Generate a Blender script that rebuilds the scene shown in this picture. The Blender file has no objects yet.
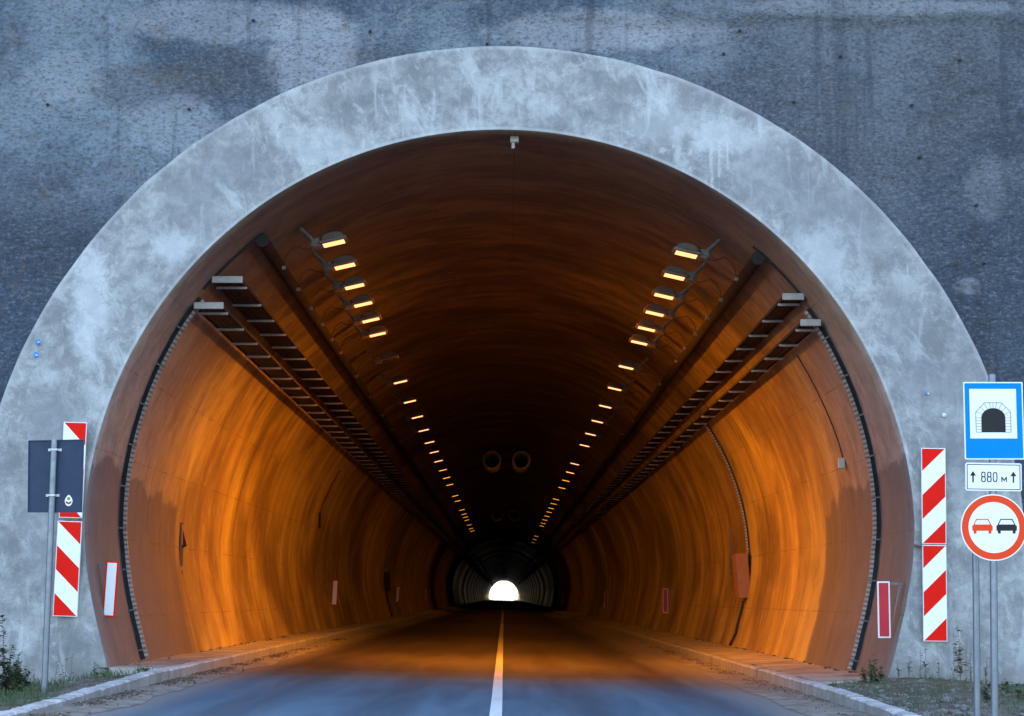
import bpy, bmesh, math, random
from mathutils import Vector, Matrix, noise as mnoise
PI = math.pi
S = bpy.context.scene
COL = S.collection
# ------------------------------------------------------------------ camera
FPX = 2123.0; CXP, CYP = 512.0, 358.0
PITCH = math.radians(6.4284); YAW = math.radians(0.2172); CAMZ = 1.3
cam_d = bpy.data.cameras.new('camera'); cam = bpy.data.objects.new('camera', cam_d); COL.objects.link(cam)
cam_d.sensor_width = 36.0; cam_d.lens = 36.0 * FPX / 1024.0
cam_d.clip_start = 0.1; cam_d.clip_end = 4000
cam.location = (0, 0, CAMZ); cam.rotation_euler = (PI/2 + PITCH, 0, -YAW)
S.camera = cam
# ------------------------------------------------------------------ sky, sun, exposure
SUN_EL, SUN_AZ = math.radians(38), math.radians(18)
w = bpy.data.worlds.new('World'); S.world = w; w.use_nodes = True
wn = w.node_tree.nodes; wl = w.node_tree.links
bg = wn['Background']; sky = wn.new('ShaderNodeTexSky'); sky.sky_type = 'NISHITA'
sky.sun_disc = False; sky.sun_elevation = SUN_EL; sky.sun_rotation = SUN_AZ
sky.air_density = 1.0; sky.dust_density = 1.4; sky.ozone_density = .55
wl.new(sky.outputs[0], bg.inputs[0]); bg.inputs[1].default_value = 0.15
sun_d = bpy.data.lights.new('sun', 'SUN'); sun_d.energy = 3.0; sun_d.angle = math.radians(0.5)
sun_d.color = (1, .95, .88); sun = bpy.data.objects.new('sun', sun_d); COL.objects.link(sun)
sd = Vector((math.sin(SUN_AZ)*math.cos(SUN_EL), math.cos(SUN_AZ)*math.cos(SUN_EL), math.sin(SUN_EL)))
sun.rotation_euler = sd.to_track_quat('Z', 'Y').to_euler()
S.view_settings.view_transform = 'Standard'; S.view_settings.look = 'None'
S.view_settings.exposure = 2.42; S.view_settings.gamma = 1.0
S.view_settings.use_curve_mapping = False
S.render.engine = 'CYCLES'
S.cycles.max_bounces = 10; S.cycles.diffuse_bounces = 6; S.cycles.glossy_bounces = 5
S.cycles.use_denoising = True; S.cycles.sample_clamp_indirect = 8
try: S.cycles.use_light_tree = True
except Exception: pass
def lamp_power(Y):                                    # radiance of a lamp lens: the entrance zone is boosted
    for y, p in ((35, 10.), (37, 22.), (40, 64.), (42, 115.), (47, 150.), (52, 125.), (57, 70.), (63, 40.), (68, 27.), (92, 17.), (125, 13.)):
        if Y < y: return p
    return 9.
LAMP_COL = (1.0, 0.30, 0.004)
LENS_NEAR, LENS_FAR = (.60, .205, .075), (.42, .15, .008)

# ------------------------------------------------------------------ pixel -> point at its real distance
def _basis():
    F = Vector((math.sin(YAW)*math.cos(PITCH), math.cos(YAW)*math.cos(PITCH), math.sin(PITCH)))
    R = Vector((math.cos(YAW), -math.sin(YAW), 0)); return R, R.cross(F), F
_R, _U, _F = _basis()
def at(u, v, Y):
    d = (u-CXP)/FPX*_R + (CYP-v)/FPX*_U + _F
    return Vector((0, 0, CAMZ)) + d/d.y*Y

# ------------------------------------------------------------------ object helpers
def link(o, parent=None):
    COL.objects.link(o)
    if parent is not None: o.parent = parent
    return o
def tag(o, label=None, cat=None, group=None, kind=None):
    if label: o['label'] = label
    if cat: o['category'] = cat
    if group: o['group'] = group
    if kind: o['kind'] = kind
    return o
def thing(name, label, cat, loc=(0,0,0), group=None, rz=0):
    o = bpy.data.objects.new(name, None); o.location = loc; o.rotation_euler = (0,0,rz)
    o.empty_display_size = .2
    link(o); return tag(o, label, cat, group)
def mesh_obj(name, verts, faces, mat, parent=None, smooth=False):
    me = bpy.data.meshes.new(name); me.from_pydata([tuple(v) for v in verts], [], faces); me.update()
    if smooth: me.shade_smooth()
    if mat: me.materials.append(mat)
    return link(bpy.data.objects.new(name, me), parent)
def bm_obj(name, bm, mat, parent=None, smooth=False):
    me = bpy.data.meshes.new(name); bm.to_mesh(me); bm.free()
    if smooth: me.shade_smooth()
    if mat: me.materials.append(mat)
    return link(bpy.data.objects.new(name, me), parent)
class MB:
    """gathers shapes into one mesh"""
    def __init__(s): s.v = []; s.f = []
    def add(s, vs, fs):
        n = len(s.v); s.v += [Vector(v) for v in vs]; s.f += [tuple(n+i for i in f) for f in fs]; return s
    def box(s, x0, x1, y0, y1, z0, z1, M=None):
        vs = [Vector((x,y,z)) for x in (x0,x1) for y in (y0,y1) for z in (z0,z1)]
        if M is not None: vs = [M @ v for v in vs]
        return s.add(vs, [(0,1,3,2),(4,6,7,5),(0,4,5,1),(2,3,7,6),(0,2,6,4),(1,5,7,3)])
    def cbox(s, x0, x1, y0, y1, z0, z1, c, M=None):
        """box with chamfered edges"""
        bm = bmesh.new(); bmesh.ops.create_cube(bm, size=1)
        for v in bm.verts:
            v.co = Vector(((x0+x1)/2+v.co.x*(x1-x0), (y0+y1)/2+v.co.y*(y1-y0), (z0+z1)/2+v.co.z*(z1-z0)))
        bmesh.ops.bevel(bm, geom=bm.edges[:], offset=c, segments=1, affect='EDGES')
        bm.verts.index_update()
        vs = [M @ v.co if M is not None else v.co.copy() for v in bm.verts]
        fs = [tuple(v.index for v in f.verts) for f in bm.faces]; bm.free()
        return s.add(vs, fs)
    def tube(s, pts, rad, n=10, cap=True):
        pts = [Vector(p) for p in pts]; rads = rad if isinstance(rad, (list, tuple)) else [rad]*len(pts)
        vs = []; up0 = None
        for i, p in enumerate(pts):
            t = (pts[min(i+1, len(pts)-1)] - pts[max(i-1, 0)]).normalized()
            if up0 is None:
                up0 = Vector((0,0,1)) if abs(t.z) < .9 else Vector((1,0,0))
            a = t.cross(up0).normalized(); b = a.cross(t).normalized(); up0 = b
            for k in range(n):
                q = 2*PI*k/n; vs.append(p + (a*math.cos(q)+b*math.sin(q))*rads[i])
        fs = []
        for i in range(len(pts)-1):
            for k in range(n):
                k2 = (k+1) % n; fs.append((i*n+k, i*n+k2, (i+1)*n+k2, (i+1)*n+k))
        if cap:
            fs.append(tuple(range(n-1, -1, -1))); fs.append(tuple((len(pts)-1)*n+k for k in range(n)))
        return s.add(vs, fs)
    def build(s, name, mat, parent=None, smooth=False):
        o = mesh_obj(name, s.v, s.f, mat, parent, False)
        if smooth:
            o.data.shade_smooth()
            try: o.data.set_sharp_from_angle(angle=math.radians(40))
            except Exception: pass
        return o
def copy_tree(o, parent=None, skip=()):
    c = o.copy(); COL.objects.link(c); c.parent = parent
    for ch in list(o.children): copy_tree(ch, c)
    return c

# ------------------------------------------------------------------ material helpers
class NT:
    def __init__(s, name):
        s.m = bpy.data.materials.new(name); s.m.use_nodes = True
        s.t = s.m.node_tree; s.b = s.t.nodes['Principled BSDF']
        s.pos = s.t.nodes.new('ShaderNodeNewGeometry').outputs['Position']
    def _in(s, sock, v):
        if isinstance(v, bpy.types.NodeSocket): s.t.links.new(v, sock)
        elif isinstance(v, (tuple, list)) and len(v) == 3 and sock.type == 'RGBA': sock.default_value = (*v, 1)
        else: sock.default_value = v
    def math(s, op, a, b=0.0, c=0.0, clamp=False):
        n = s.t.nodes.new('ShaderNodeMath'); n.operation = op; n.use_clamp = clamp
        s._in(n.inputs[0], a); s._in(n.inputs[1], b); s._in(n.inputs[2], c); return n.outputs[0]
    def sep(s, v):
        n = s.t.nodes.new('ShaderNodeSeparateXYZ'); s._in(n.inputs[0], v); return n.outputs
    def comb(s, x, y, z):
        n = s.t.nodes.new('ShaderNodeCombineXYZ')
        for i, q in enumerate((x,y,z)): s._in(n.inputs[i], q)
        return n.outputs[0]
    def vmul(s, v, k):
        n = s.t.nodes.new('ShaderNodeVectorMath'); n.operation = 'MULTIPLY'; s._in(n.inputs[0], v); n.inputs[1].default_value = k; return n.outputs[0]
    def vadd(s, v, k):
        n = s.t.nodes.new('ShaderNodeVectorMath'); n.operation = 'ADD'; s._in(n.inputs[0], v); s._in(n.inputs[1], k); return n.outputs[0]
    def noise(s, v, scale, detail=4, rough=.55, dist=0, col=False):
        n = s.t.nodes.new('ShaderNodeTexNoise'); s._in(n.inputs['Vector'], v)
        n.inputs['Scale'].default_value = scale; n.inputs['Detail'].default_value = detail
        n.inputs['Roughness'].default_value = rough; n.inputs['Distortion'].default_value = dist
        return n.outputs['Color' if col else 'Fac']
    def voro(s, v, scale, out='Distance'):
        n = s.t.nodes.new('ShaderNodeTexVoronoi'); s._in(n.inputs['Vector'], v); n.inputs['Scale'].default_value = scale; return n.outputs[out]
    def mapr(s, v, a, b, c=0., d=1.):
        n = s.t.nodes.new('ShaderNodeMapRange'); n.clamp = True; n.interpolation_type = 'SMOOTHSTEP'
        s._in(n.inputs[0], v)
        for i, q in enumerate((a,b,c,d)): n.inputs[i+1].default_value = q
        return n.outputs[0]
    def mix(s, f, a, b, mode='MIX'):
        n = s.t.nodes.new('ShaderNodeMix'); n.data_type = 'RGBA'; n.blend_type = mode
        s._in(n.inputs[0], f); s._in(n.inputs[6], a); s._in(n.inputs[7], b); return n.outputs[2]
    def bump(s, h, strength=.5, dist=.02, prev=None):
        n = s.t.nodes.new('ShaderNodeBump'); n.inputs['Strength'].default_value = strength
        n.inputs['Distance'].default_value = dist; s._in(n.inputs['Height'], h)
        if prev is not None: s.t.links.new(prev, n.inputs['Normal'])
        return n.outputs[0]
    def blob(s, x, z, cx, cz, rx, rz, soft=1.0, wob=None):
        """soft-edged patch centred at (cx, cz) on a wall"""
        a = s.math('POWER', s.math('DIVIDE', s.math('SUBTRACT', x, cx), rx), 2.0) if False else None
        dx = s.math('DIVIDE', s.math('SUBTRACT', x, cx), rx); dz = s.math('DIVIDE', s.math('SUBTRACT', z, cz), rz)
        d = s.math('SQRT', s.math('ADD', s.math('MULTIPLY', dx, dx), s.math('MULTIPLY', dz, dz)))
        if wob is not None: d = s.math('ADD', d, wob)
        return s.mapr(d, 1.0-soft*.5, 1.0+soft*.5, 1., 0.)
    def out(s, col, rough=.8, normal=None, spec=None, metal=0.):
        s._in(s.b.inputs['Base Color'], col); s._in(s.b.inputs['Roughness'], rough)
        s.b.inputs['Metallic'].default_value = metal
        if spec is not None: s.b.inputs['Specular IOR Level'].default_value = spec
        if normal is not None: s.t.links.new(normal, s.b.inputs['Normal'])
        return s.m
def paint(name, col, rough=.45, metal=0., var=.12, sc=9.0, dirt=(.1,.09,.08), dirtamt=.15, spec=.25):
    n = NT(name); k = n.noise(n.pos, sc, 5, .6); k2 = n.noise(n.pos, sc*6, 3, .6)
    c = n.mix(n.mapr(k, .3, .75, 0, var), col, tuple(q*.55 for q in col))
    c = n.mix(n.mapr(k2, .62, .8, 0, dirtamt), c, dirt)
    return n.out(c, n.mapr(k, .2, .8, rough-.08, rough+.12), metal=metal, spec=spec)
def emit(name, col, strength):
    m = bpy.data.materials.new(name); m.use_nodes = True; b = m.node_tree.nodes['Principled BSDF']
    b.inputs['Base Color'].default_value = (.3,.25,.15,1)
    b.inputs['Emission Color'].default_value = (*col, 1); b.inputs['Emission Strength'].default_value = strength
    return m

# --- concrete of the tunnel lining
TCX, TCZ, TR = -0.06, 2.155, 6.028
def lining_mat():
    n = NT('lining_concrete'); x, y, z = n.sep(n.pos)
    ang = n.math('ARCTAN2', n.math('SUBTRACT', x, TCX), n.math('SUBTRACT', z, TCZ))
    arc = n.math('MULTIPLY', ang, TR)
    v1 = n.comb(n.math('MULTIPLY', arc, .2), y, 0.0)
    st = n.noise(v1, .8, 6, .62, .3)                     # drips and brush marks running round the arch
    st2 = n.noise(n.comb(n.math('MULTIPLY', arc, .35), y, 7.0), .33, 4, .6, .6)
    st3 = n.noise(n.comb(n.math('MULTIPLY', arc, .22), y, 3.0), 6.5, 4, .7, .2)
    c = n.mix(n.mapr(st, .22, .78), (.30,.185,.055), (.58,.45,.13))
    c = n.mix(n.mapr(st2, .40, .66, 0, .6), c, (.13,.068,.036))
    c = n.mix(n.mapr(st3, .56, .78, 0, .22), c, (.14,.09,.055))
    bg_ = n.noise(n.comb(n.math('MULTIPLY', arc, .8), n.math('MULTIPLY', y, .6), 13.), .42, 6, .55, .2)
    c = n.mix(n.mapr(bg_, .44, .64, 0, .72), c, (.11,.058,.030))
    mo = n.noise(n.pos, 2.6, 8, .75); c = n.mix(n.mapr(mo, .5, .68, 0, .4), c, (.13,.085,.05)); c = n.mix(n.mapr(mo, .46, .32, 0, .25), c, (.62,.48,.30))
    # long thin light scrapes
    sc = n.noise(n.comb(n.math('MULTIPLY', arc, .12), y, 11.0), 3.2, 3, .5, .9)
    c = n.mix(n.mapr(sc, .64, .72, 0, .2), c, (.55,.45,.25))
    # dark formwork marks in the crown
    mk = n.noise(n.comb(n.math('MULTIPLY', arc, .85), n.math('MULTIPLY', y, 3.2), 5.0), .95, 3, .6)
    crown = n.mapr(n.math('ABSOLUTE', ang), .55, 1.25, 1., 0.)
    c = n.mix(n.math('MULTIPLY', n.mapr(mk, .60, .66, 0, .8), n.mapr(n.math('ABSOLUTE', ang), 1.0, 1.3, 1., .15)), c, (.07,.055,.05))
    # darker towards the crown
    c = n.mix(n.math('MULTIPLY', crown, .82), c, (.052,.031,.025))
    # darker brown deeper in
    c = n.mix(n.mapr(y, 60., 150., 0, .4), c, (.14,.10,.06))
    # soot clouds in the crown
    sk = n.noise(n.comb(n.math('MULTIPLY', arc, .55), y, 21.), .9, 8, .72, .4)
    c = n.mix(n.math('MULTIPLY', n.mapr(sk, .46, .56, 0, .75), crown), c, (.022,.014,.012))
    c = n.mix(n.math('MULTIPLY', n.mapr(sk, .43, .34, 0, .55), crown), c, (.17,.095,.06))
    ca = n.noise(n.comb(n.math('MULTIPLY', arc, .07), n.math('MULTIPLY', y, 1.0), 41.), 1.15, 3, .5, .5)
    c = n.mix(n.math('MULTIPLY', n.mapr(n.math('ABSOLUTE', n.math('SUBTRACT', ca, .5)), .0, .010, .55, 0), crown), c, (.20,.11,.07))
    # daylight reaching into the mouth, painted as a greyer concrete tone
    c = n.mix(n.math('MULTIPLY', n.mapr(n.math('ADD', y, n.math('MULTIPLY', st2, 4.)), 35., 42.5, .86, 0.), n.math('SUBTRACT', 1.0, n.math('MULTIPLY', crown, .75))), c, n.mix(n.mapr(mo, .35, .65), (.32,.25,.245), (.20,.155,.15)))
    # pour joints every 10 m
    fy = n.math('FRACT', n.math('DIVIDE', n.math('SUBTRACT', y, 22.7), 10.0))
    j = n.math('MULTIPLY', n.math('LESS_THAN', n.math('ABSOLUTE', n.math('SUBTRACT', fy, .5)), .004), n.math('GREATER_THAN', y, 40.))
    fb = n.math('FRACT', n.math('DIVIDE', y, 37.))
    band = n.math('MULTIPLY', n.mapr(n.math('ABSOLUTE', n.math('SUBTRACT', fb, .5)), .24, .34, 1, 0), n.mapr(y, 215., 250.))
    c = n.mix(n.math('MULTIPLY', band, .9), c, (.03,.025,.02))
    c = n.mix(n.math('MULTIPLY', j, .75), c, (.03,.025,.02))
    # old damp coat low down near the mouth with a ragged top edge
    wob = n.noise(n.comb(arc, n.math('MULTIPLY', y, .55), 2.), 1.3, 6, .58); wobv = n.math('MULTIPLY', n.math('SUBTRACT', wob, .5), 1.1)
    m1 = n.mapr(n.math('ADD', z, n.math('ADD', wobv, n.math('MULTIPLY', n.math('SUBTRACT', y, 33.), .06))), 3.25, 3.37, 1., 0.)
    m2 = n.mapr(n.math('ADD', y, n.math('MULTIPLY', wobv, .7)), 39.2, 39.5, 1., 0.)
    c = n.mix(n.math('MULTIPLY', n.math('MULTIPLY', m1, m2), .72), c, (.092,.074,.076))
    # faint panel seams
    f2 = n.math('ABSOLUTE', n.math('SUBTRACT', n.math('FRACT', n.math('DIVIDE', n.math('ADD', y, n.math('MULTIPLY', mo, .05)), 2.5)), .5))
    f3 = n.math('ABSOLUTE', n.math('SUBTRACT', n.math('FRACT', n.math('DIVIDE', n.math('ADD', arc, n.math('MULTIPLY', mo, .05)), 1.25)), .5))
    seam = n.math('MAXIMUM', n.math('LESS_THAN', f2, .006), n.math('LESS_THAN', f3, .009))
    c = n.mix(n.math('MULTIPLY', seam, n.mapr(sk, .45, .6, .08, .55)), c, (.05,.035,.025))
    # dark drips from the trays and damp patches
    dr = n.noise(n.comb(n.math('MULTIPLY', arc, .3), n.math('MULTIPLY', y, 1.6), 31.), 1.6, 5, .6, .5)
    c = n.mix(n.mapr(dr, .62, .70, 0, .55), c, (.085,.055,.04))
    # small pocks
    pk = n.noise(n.pos, 55, 2, .5); c = n.mix(n.mapr(pk, .68, .75, 0, .35), c, (.05,.04,.035))
    # centre line seam in the crown
    cl = n.math('MULTIPLY', n.math('LESS_THAN', n.math('ABSOLUTE', n.math('SUBTRACT', x, .16)), .010), n.math('LESS_THAN', y, 46.))
    c = n.mix(n.math('MULTIPLY', cl, .6), c, (.02,.016,.014))
    h = n.math('ADD', n.math('MULTIPLY', st, .8), n.math('MULTIPLY', st3, .2))
    h = n.math('SUBTRACT', h, n.math('MULTIPLY', j, 1.5))
    nb = n.bump(h, .5, .03); nb = n.bump(n.noise(n.pos, 30, 4, .7), .25, .008, nb)
    return n.out(c, n.math('ADD', n.math('SUBTRACT', n.mapr(st, .3, .7, .80, .60), n.mapr(y, 150., 300., 0., .34)), n.math('MULTIPLY', band, n.mapr(n.noise(n.comb(0., y, 0.), .03, 2, .5), .35, .65, .12, .5))), nb, .4)
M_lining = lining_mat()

def ring_mat():
    n = NT('portal_concrete'); x, y, z = n.sep(n.pos)
    a = n.noise(n.pos, 1.5, 10, .70, .2); b = n.noise(n.vadd(n.pos, (7,3,1)), 3.6, 10, .76, .4)
    c3 = n.noise(n.pos, 9, 8, .78); stv = n.noise(n.vmul(n.pos, (1.6, 1, .28)), 4.0, 5, .6, .5)
    rot = n.comb(n.math('ADD', n.math('MULTIPLY', x, .9), n.math('MULTIPLY', z, .5)), y, n.math('MULTIPLY', n.math('SUBTRACT', z, n.math('MULTIPLY', x, .6)), .35))
    tw = n.noise(rot, 2.8, 9, .70, .5)
    c = n.mix(n.mapr(a, .32, .68), (.198,.205,.203), (.405,.417,.41))
    c = n.mix(n.mapr(b, .47, .57, 0, .55), c, (.19,.19,.19))
    c = n.mix(n.mapr(b, .44, .37, 0, .5), c, (.50,.49,.48))
    c = n.mix(n.mapr(tw, .54, .66, 0, .55), c, (.56,.57,.58))
    c = n.mix(n.mapr(stv, .56, .72, 0, .38), c, (.58,.60,.61))
    c = n.mix(n.mapr(c3, .56, .74, 0, .32), c, (.18,.185,.19))
    c5 = n.noise(n.pos, 38, 5, .8); c = n.mix(n.mapr(c5, .56, .74, 0, .45), c, (.16,.17,.18)); c = n.mix(n.mapr(c5, .44, .3, 0, .3), c, (.60,.61,.62))
    # pale lime runs
    run = n.blob(x, z, 3.3, 8.1, .5, .28, .9, n.math('MULTIPLY', n.math('SUBTRACT', b, .5), 2.0))
    c = n.mix(n.math('MULTIPLY', run, .45), c, (.58,.59,.60))
    for (rx, rz0, rz1, rw) in ((3.08, 7.15, 8.05, .022), (3.2, 7.5, 8.05, .016), (3.32, 7.6, 8.05, .014)):
        wx = n.math('ADD', x, n.math('MULTIPLY', n.math('SUBTRACT', c3, .5), .16))
        l = n.math('MULTIPLY', n.mapr(n.math('ABSOLUTE', n.math('SUBTRACT', wx, rx)), rw*.5, rw*1.8, 1, 0),
                   n.math('MULTIPLY', n.math('GREATER_THAN', z, rz0), n.math('LESS_THAN', z, rz1)))
        c = n.mix(n.math('MULTIPLY', l, n.mapr(b, .4, .6, .15, .6)), c, (.60,.61,.62))
    wobb = n.math('MULTIPLY', n.math('SUBTRACT', b, .5), 2.2)
    for (cx, cz, rx, rz, k) in ((5.0,6.75,.75,.5,.5),(4.0,7.5,.55,.45,.45),(6.35,4.5,.5,.3,.5),(-4.1,7.6,.5,.3,.45),(-4.6,6.9,.4,.6,.4),(-6.6,3.9,.35,.4,.5),(5.9,5.3,.3,.5,.35),(-6.5,2.2,.5,.8,.3),(6.7,3.6,.35,.6,.4)):
        c = n.mix(n.math('MULTIPLY', n.blob(x, z, cx, cz, rx, rz, 1.0, wobb), k), c, (.23,.24,.255))
    for (cx, cz, rx, rz, k) in ((-2.7,8.0,.75,.28,.3),(-6.1,5.6,.28,.8,.5),(-4.9,6.4,.3,.25,.5),(2.4,8.3,.7,.3,.3),(4.7,6.2,.4,.5,.4)):
        c = n.mix(n.math('MULTIPLY', n.blob(x, z, cx, cz, rx, rz, 1.0, wobb), k), c, (.62,.635,.65))
    # hairline cracks
    cr = n.noise(n.pos, 1.3, 6, .6, 2.0); cr = n.math('ABSOLUTE', n.math('SUBTRACT', cr, .5))
    c = n.mix(n.math('MULTIPLY', n.mapr(cr, 0., .0035, 1, 0), n.mapr(a, .5, .6, 0, .55)), c, (.12,.12,.13))
    # pale trowelled rim at the outer edge
    dx = n.math('SUBTRACT', x, -.06); dz = n.math('SUBTRACT', z, 1.81)
    r = n.math('SQRT', n.math('ADD', n.math('MULTIPLY', dx, dx), n.math('MULTIPLY', dz, dz)))
    c = n.mix(n.mapr(r, 7.60, 7.65, 0, .22), c, (.60,.61,.62))
    di = n.math('SUBTRACT', z, TCZ)
    ri = n.math('SQRT', n.math('ADD', n.math('MULTIPLY', dx, dx), n.math('MULTIPLY', di, di)))
    c = n.mix(n.math('MULTIPLY', n.mapr(ri, 6.11, 6.09, 0, .28), n.mapr(z, 2.6, 3.2, 0, 1)), c, (.60,.59,.57))
    # earth splash near the ground
    c = n.mix(n.mapr(n.math('ADD', z, n.math('MULTIPLY', b, .5)), .35, .75, .4, 0.), c, (.17,.15,.13))
    nb = n.bump(a, .4, .06); nb = n.bump(c3, .35, .015, nb); nb = n.bump(n.noise(n.pos, 45, 3, .7), .2, .004, nb)
    return n.out(c, .75, nb, .3)
M_ring = ring_mat()

def shot_mat():
    n = NT('shotcrete'); x, y, z = n.sep(n.pos)
    g = n.noise(n.vmul(n.pos, (.8,1,1.2)), 20, 4, .7, 0.); a = n.noise(n.pos, .42, 8, .66, .4); b = n.noise(n.vadd(n.pos, (3,9,2)), 1.3, 6, .65, .8)
    g2 = n.noise(n.vmul(n.pos, (1,1,1.7)), 11, 5, .8)
    wob = n.math('MULTIPLY', n.math('SUBTRACT', b, .5), 1.6)
    c = n.mix(n.mapr(a, .36, .64), (.072,.100,.134), (.222,.265,.305))
    c = n.mix(n.mapr(b, .5, .68, 0, .35), c, (.29,.305,.325))
    # right side darker grey-brown, left bluish
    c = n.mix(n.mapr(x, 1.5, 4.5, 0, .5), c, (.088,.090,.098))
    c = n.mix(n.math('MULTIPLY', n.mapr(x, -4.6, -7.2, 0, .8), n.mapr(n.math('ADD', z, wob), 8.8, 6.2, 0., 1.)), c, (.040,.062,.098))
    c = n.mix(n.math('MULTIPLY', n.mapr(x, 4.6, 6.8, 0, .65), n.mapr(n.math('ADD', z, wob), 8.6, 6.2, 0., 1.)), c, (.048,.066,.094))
    for (cx, cz, rx, rz, k) in ((-3.9,9.1,1.1,.38,.6),(-1.9,9.2,.75,.3,.6),(5.6,8.0,1.3,.6,.35),(-6.9,6.6,.9,1.0,.35),(-5.2,8.9,1.2,.35,.5),(4.0,8.9,1.5,.35,.35),(6.9,8.9,.5,.9,.35)):
        c = n.mix(n.math('MULTIPLY', n.blob(x, z, cx, cz, rx, rz, .35, wob), k), c, (.10,.105,.115))
    for (cx, cz, rx, rz, k) in ((-2.9,9.45,.6,.75,.65),(-4.3,9.9,1.6,.3,.45),(1.2,9.75,1.4,.3,.6),(-4.9,8.3,.7,.4,.35),(-6.6,9.0,.6,.4,.3),(5.5,10.1,2.2,.13,.3),(2.6,9.75,.9,.22,.35),(7.2,7.4,.3,.5,.2),(6.9,5.9,.22,.12,.4)):
        c = n.mix(n.math('MULTIPLY', n.blob(x, z, cx, cz, rx, rz, .45, wob), k), c, (.40,.42,.45))
    # damp streaks below two drains
    for (cx, z1, z0, w_) in ((7.0,6.8,5.9,.09),(7.06,5.95,4.4,.13),(6.75,6.3,5.2,.10)):
        wx = n.math('ADD', x, n.math('MULTIPLY', n.math('SUBTRACT', b, .5), .25))
        l = n.math('MULTIPLY', n.mapr(n.math('ABSOLUTE', n.math('SUBTRACT', wx, cx)), w_*.4, w_*1.5, 1, 0),
                   n.math('MULTIPLY', n.mapr(z, z0-.4, z0+1.0), n.mapr(z, z1-.02, z1+.04, 1, 0)))
        c = n.mix(n.math('MULTIPLY', l, n.mapr(g2, .35, .6, .7, .35)), c, (.05,.054,.062))
    c = n.mix(n.mapr(g, .49, .68, 0, .58), c, (.035,.038,.045))
    c = n.mix(n.mapr(g2, .54, .7, 0, .3), c, (.05,.053,.06))
    c = n.mix(n.mapr(g, .49, .32, 0, .26), c, (.40,.42,.45))
    br = n.noise(n.vadd(n.pos, (1,5,8)), 3.2, 5, .7); c = n.mix(n.mapr(br, .58, .72, 0, .5), c, (.17,.135,.095))
    ck = n.noise(n.vadd(n.pos, (9,1,4)), .9, 7, .62, .6); ck = n.math('ABSOLUTE', n.math('SUBTRACT', ck, .5))
    c = n.mix(n.math('MULTIPLY', n.mapr(ck, 0., .003, 1, 0), n.mapr(b, .48, .6, 0, .7)), c, (.03,.03,.035))
    sv = n.noise(n.vmul(n.pos, (2.2, 1, .16)), 1.3, 6, .62, .3); c = n.mix(n.mapr(sv, .54, .68, 0, .45), c, (.05,.06,.078))
    nb = n.bump(n.math('ADD', g, n.math('MULTIPLY', g2, .15)), 1.0, .05); nb = n.bump(b, .5, .1, nb)
    return n.out(c, .9, nb, .2)
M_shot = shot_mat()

def asphalt_mat():
    n = NT('asphalt'); x, y, z = n.sep(n.pos)
    a = n.noise(n.vmul(n.pos, (1.6,.12,1)), 1.2, 6, .65, .5); g = n.noise(n.pos, 60, 3, .8); p = n.noise(n.pos, .35, 4, .6)
    c = n.mix(n.mapr(a, .3, .7), (.055,.092,.132), (.088,.142,.195))  # blue cast of the skylight put into the asphalt colour
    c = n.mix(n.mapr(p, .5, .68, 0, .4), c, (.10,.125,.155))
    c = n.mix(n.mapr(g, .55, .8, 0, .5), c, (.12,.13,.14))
    # tyre-polished wheel tracks
    tr = None
    for cx in (-3.0, -1.35, .95, 2.6):
        t_ = n.mapr(n.math('ABSOLUTE', n.math('SUBTRACT', x, cx)), .12, .5, 1, 0)
        tr = t_ if tr is None else n.math('MAXIMUM', tr, t_)
    c = n.mix(n.math('MULTIPLY', tr, .35), c, (.034,.042,.054))
    # reddish gloom of the tunnel put into the asphalt colour, from the mouth inwards
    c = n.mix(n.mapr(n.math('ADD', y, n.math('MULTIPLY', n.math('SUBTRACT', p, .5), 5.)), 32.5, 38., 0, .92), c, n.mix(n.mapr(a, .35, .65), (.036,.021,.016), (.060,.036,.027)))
    # dusty towards the edges
    c = n.mix(n.math('MAXIMUM', n.mapr(n.math('ADD', x, n.math('MULTIPLY', a, .5)), 2.9, 4.0, 0, .8), n.mapr(n.math('ADD', x, n.math('MULTIPLY', a, .5)), -3.4, -4.1, 0, .7)), c, (.24,.215,.19))
    nb = n.bump(g, .35, .006); nb = n.bump(a, .15, .02, nb)
    ro = n.math('SUBTRACT', n.mapr(a, .3, .7, .68, .8), n.math('MULTIPLY', tr, .05))
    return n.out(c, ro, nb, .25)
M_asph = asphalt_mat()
def line_mat():
    n = NT('road_paint'); g = n.noise(n.pos, 22, 5, .7); x, y, z = n.sep(n.pos)
    c = n.mix(n.mapr(g, .5, .68, 0, .6), (.72,.72,.70), (.2,.2,.2))
    a = n.noise(n.vmul(n.pos, (1,.15,1)), 3, 4, .6); c = n.mix(n.mapr(a, .45, .7, 0, .4), c, (.4,.39,.37))
    c = n.mix(n.mapr(y, 33., 40., 0, .75), c, (.30,.25,.22))  # line dimmed from the mouth inwards, tunnel light put into the paint colour
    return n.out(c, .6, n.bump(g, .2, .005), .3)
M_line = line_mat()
def dirt_mat(name='dirt', base=(.20,.17,.14), hi=(.34,.31,.27), sc=3.):
    n = NT(name); a = n.noise(n.pos, sc, 7, .7, .4); g = n.noise(n.pos, 40, 4, .8); v = n.voro(n.pos, 28)
    c = n.mix(n.mapr(a, .35, .65), base, hi); c = n.mix(n.mapr(g, .52, .7, 0, .7), c, (.07,.06,.05))
    c = n.mix(n.mapr(v, .0, .25, .35, 0), c, (.45,.43,.40))
    return n.out(c, .92, n.bump(n.math('ADD', a, g), .8, .03), .2)
M_dirt = dirt_mat(); M_verge = dirt_mat('verge_soil', (.085,.075,.055), (.20,.175,.14), 2.2)
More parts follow.
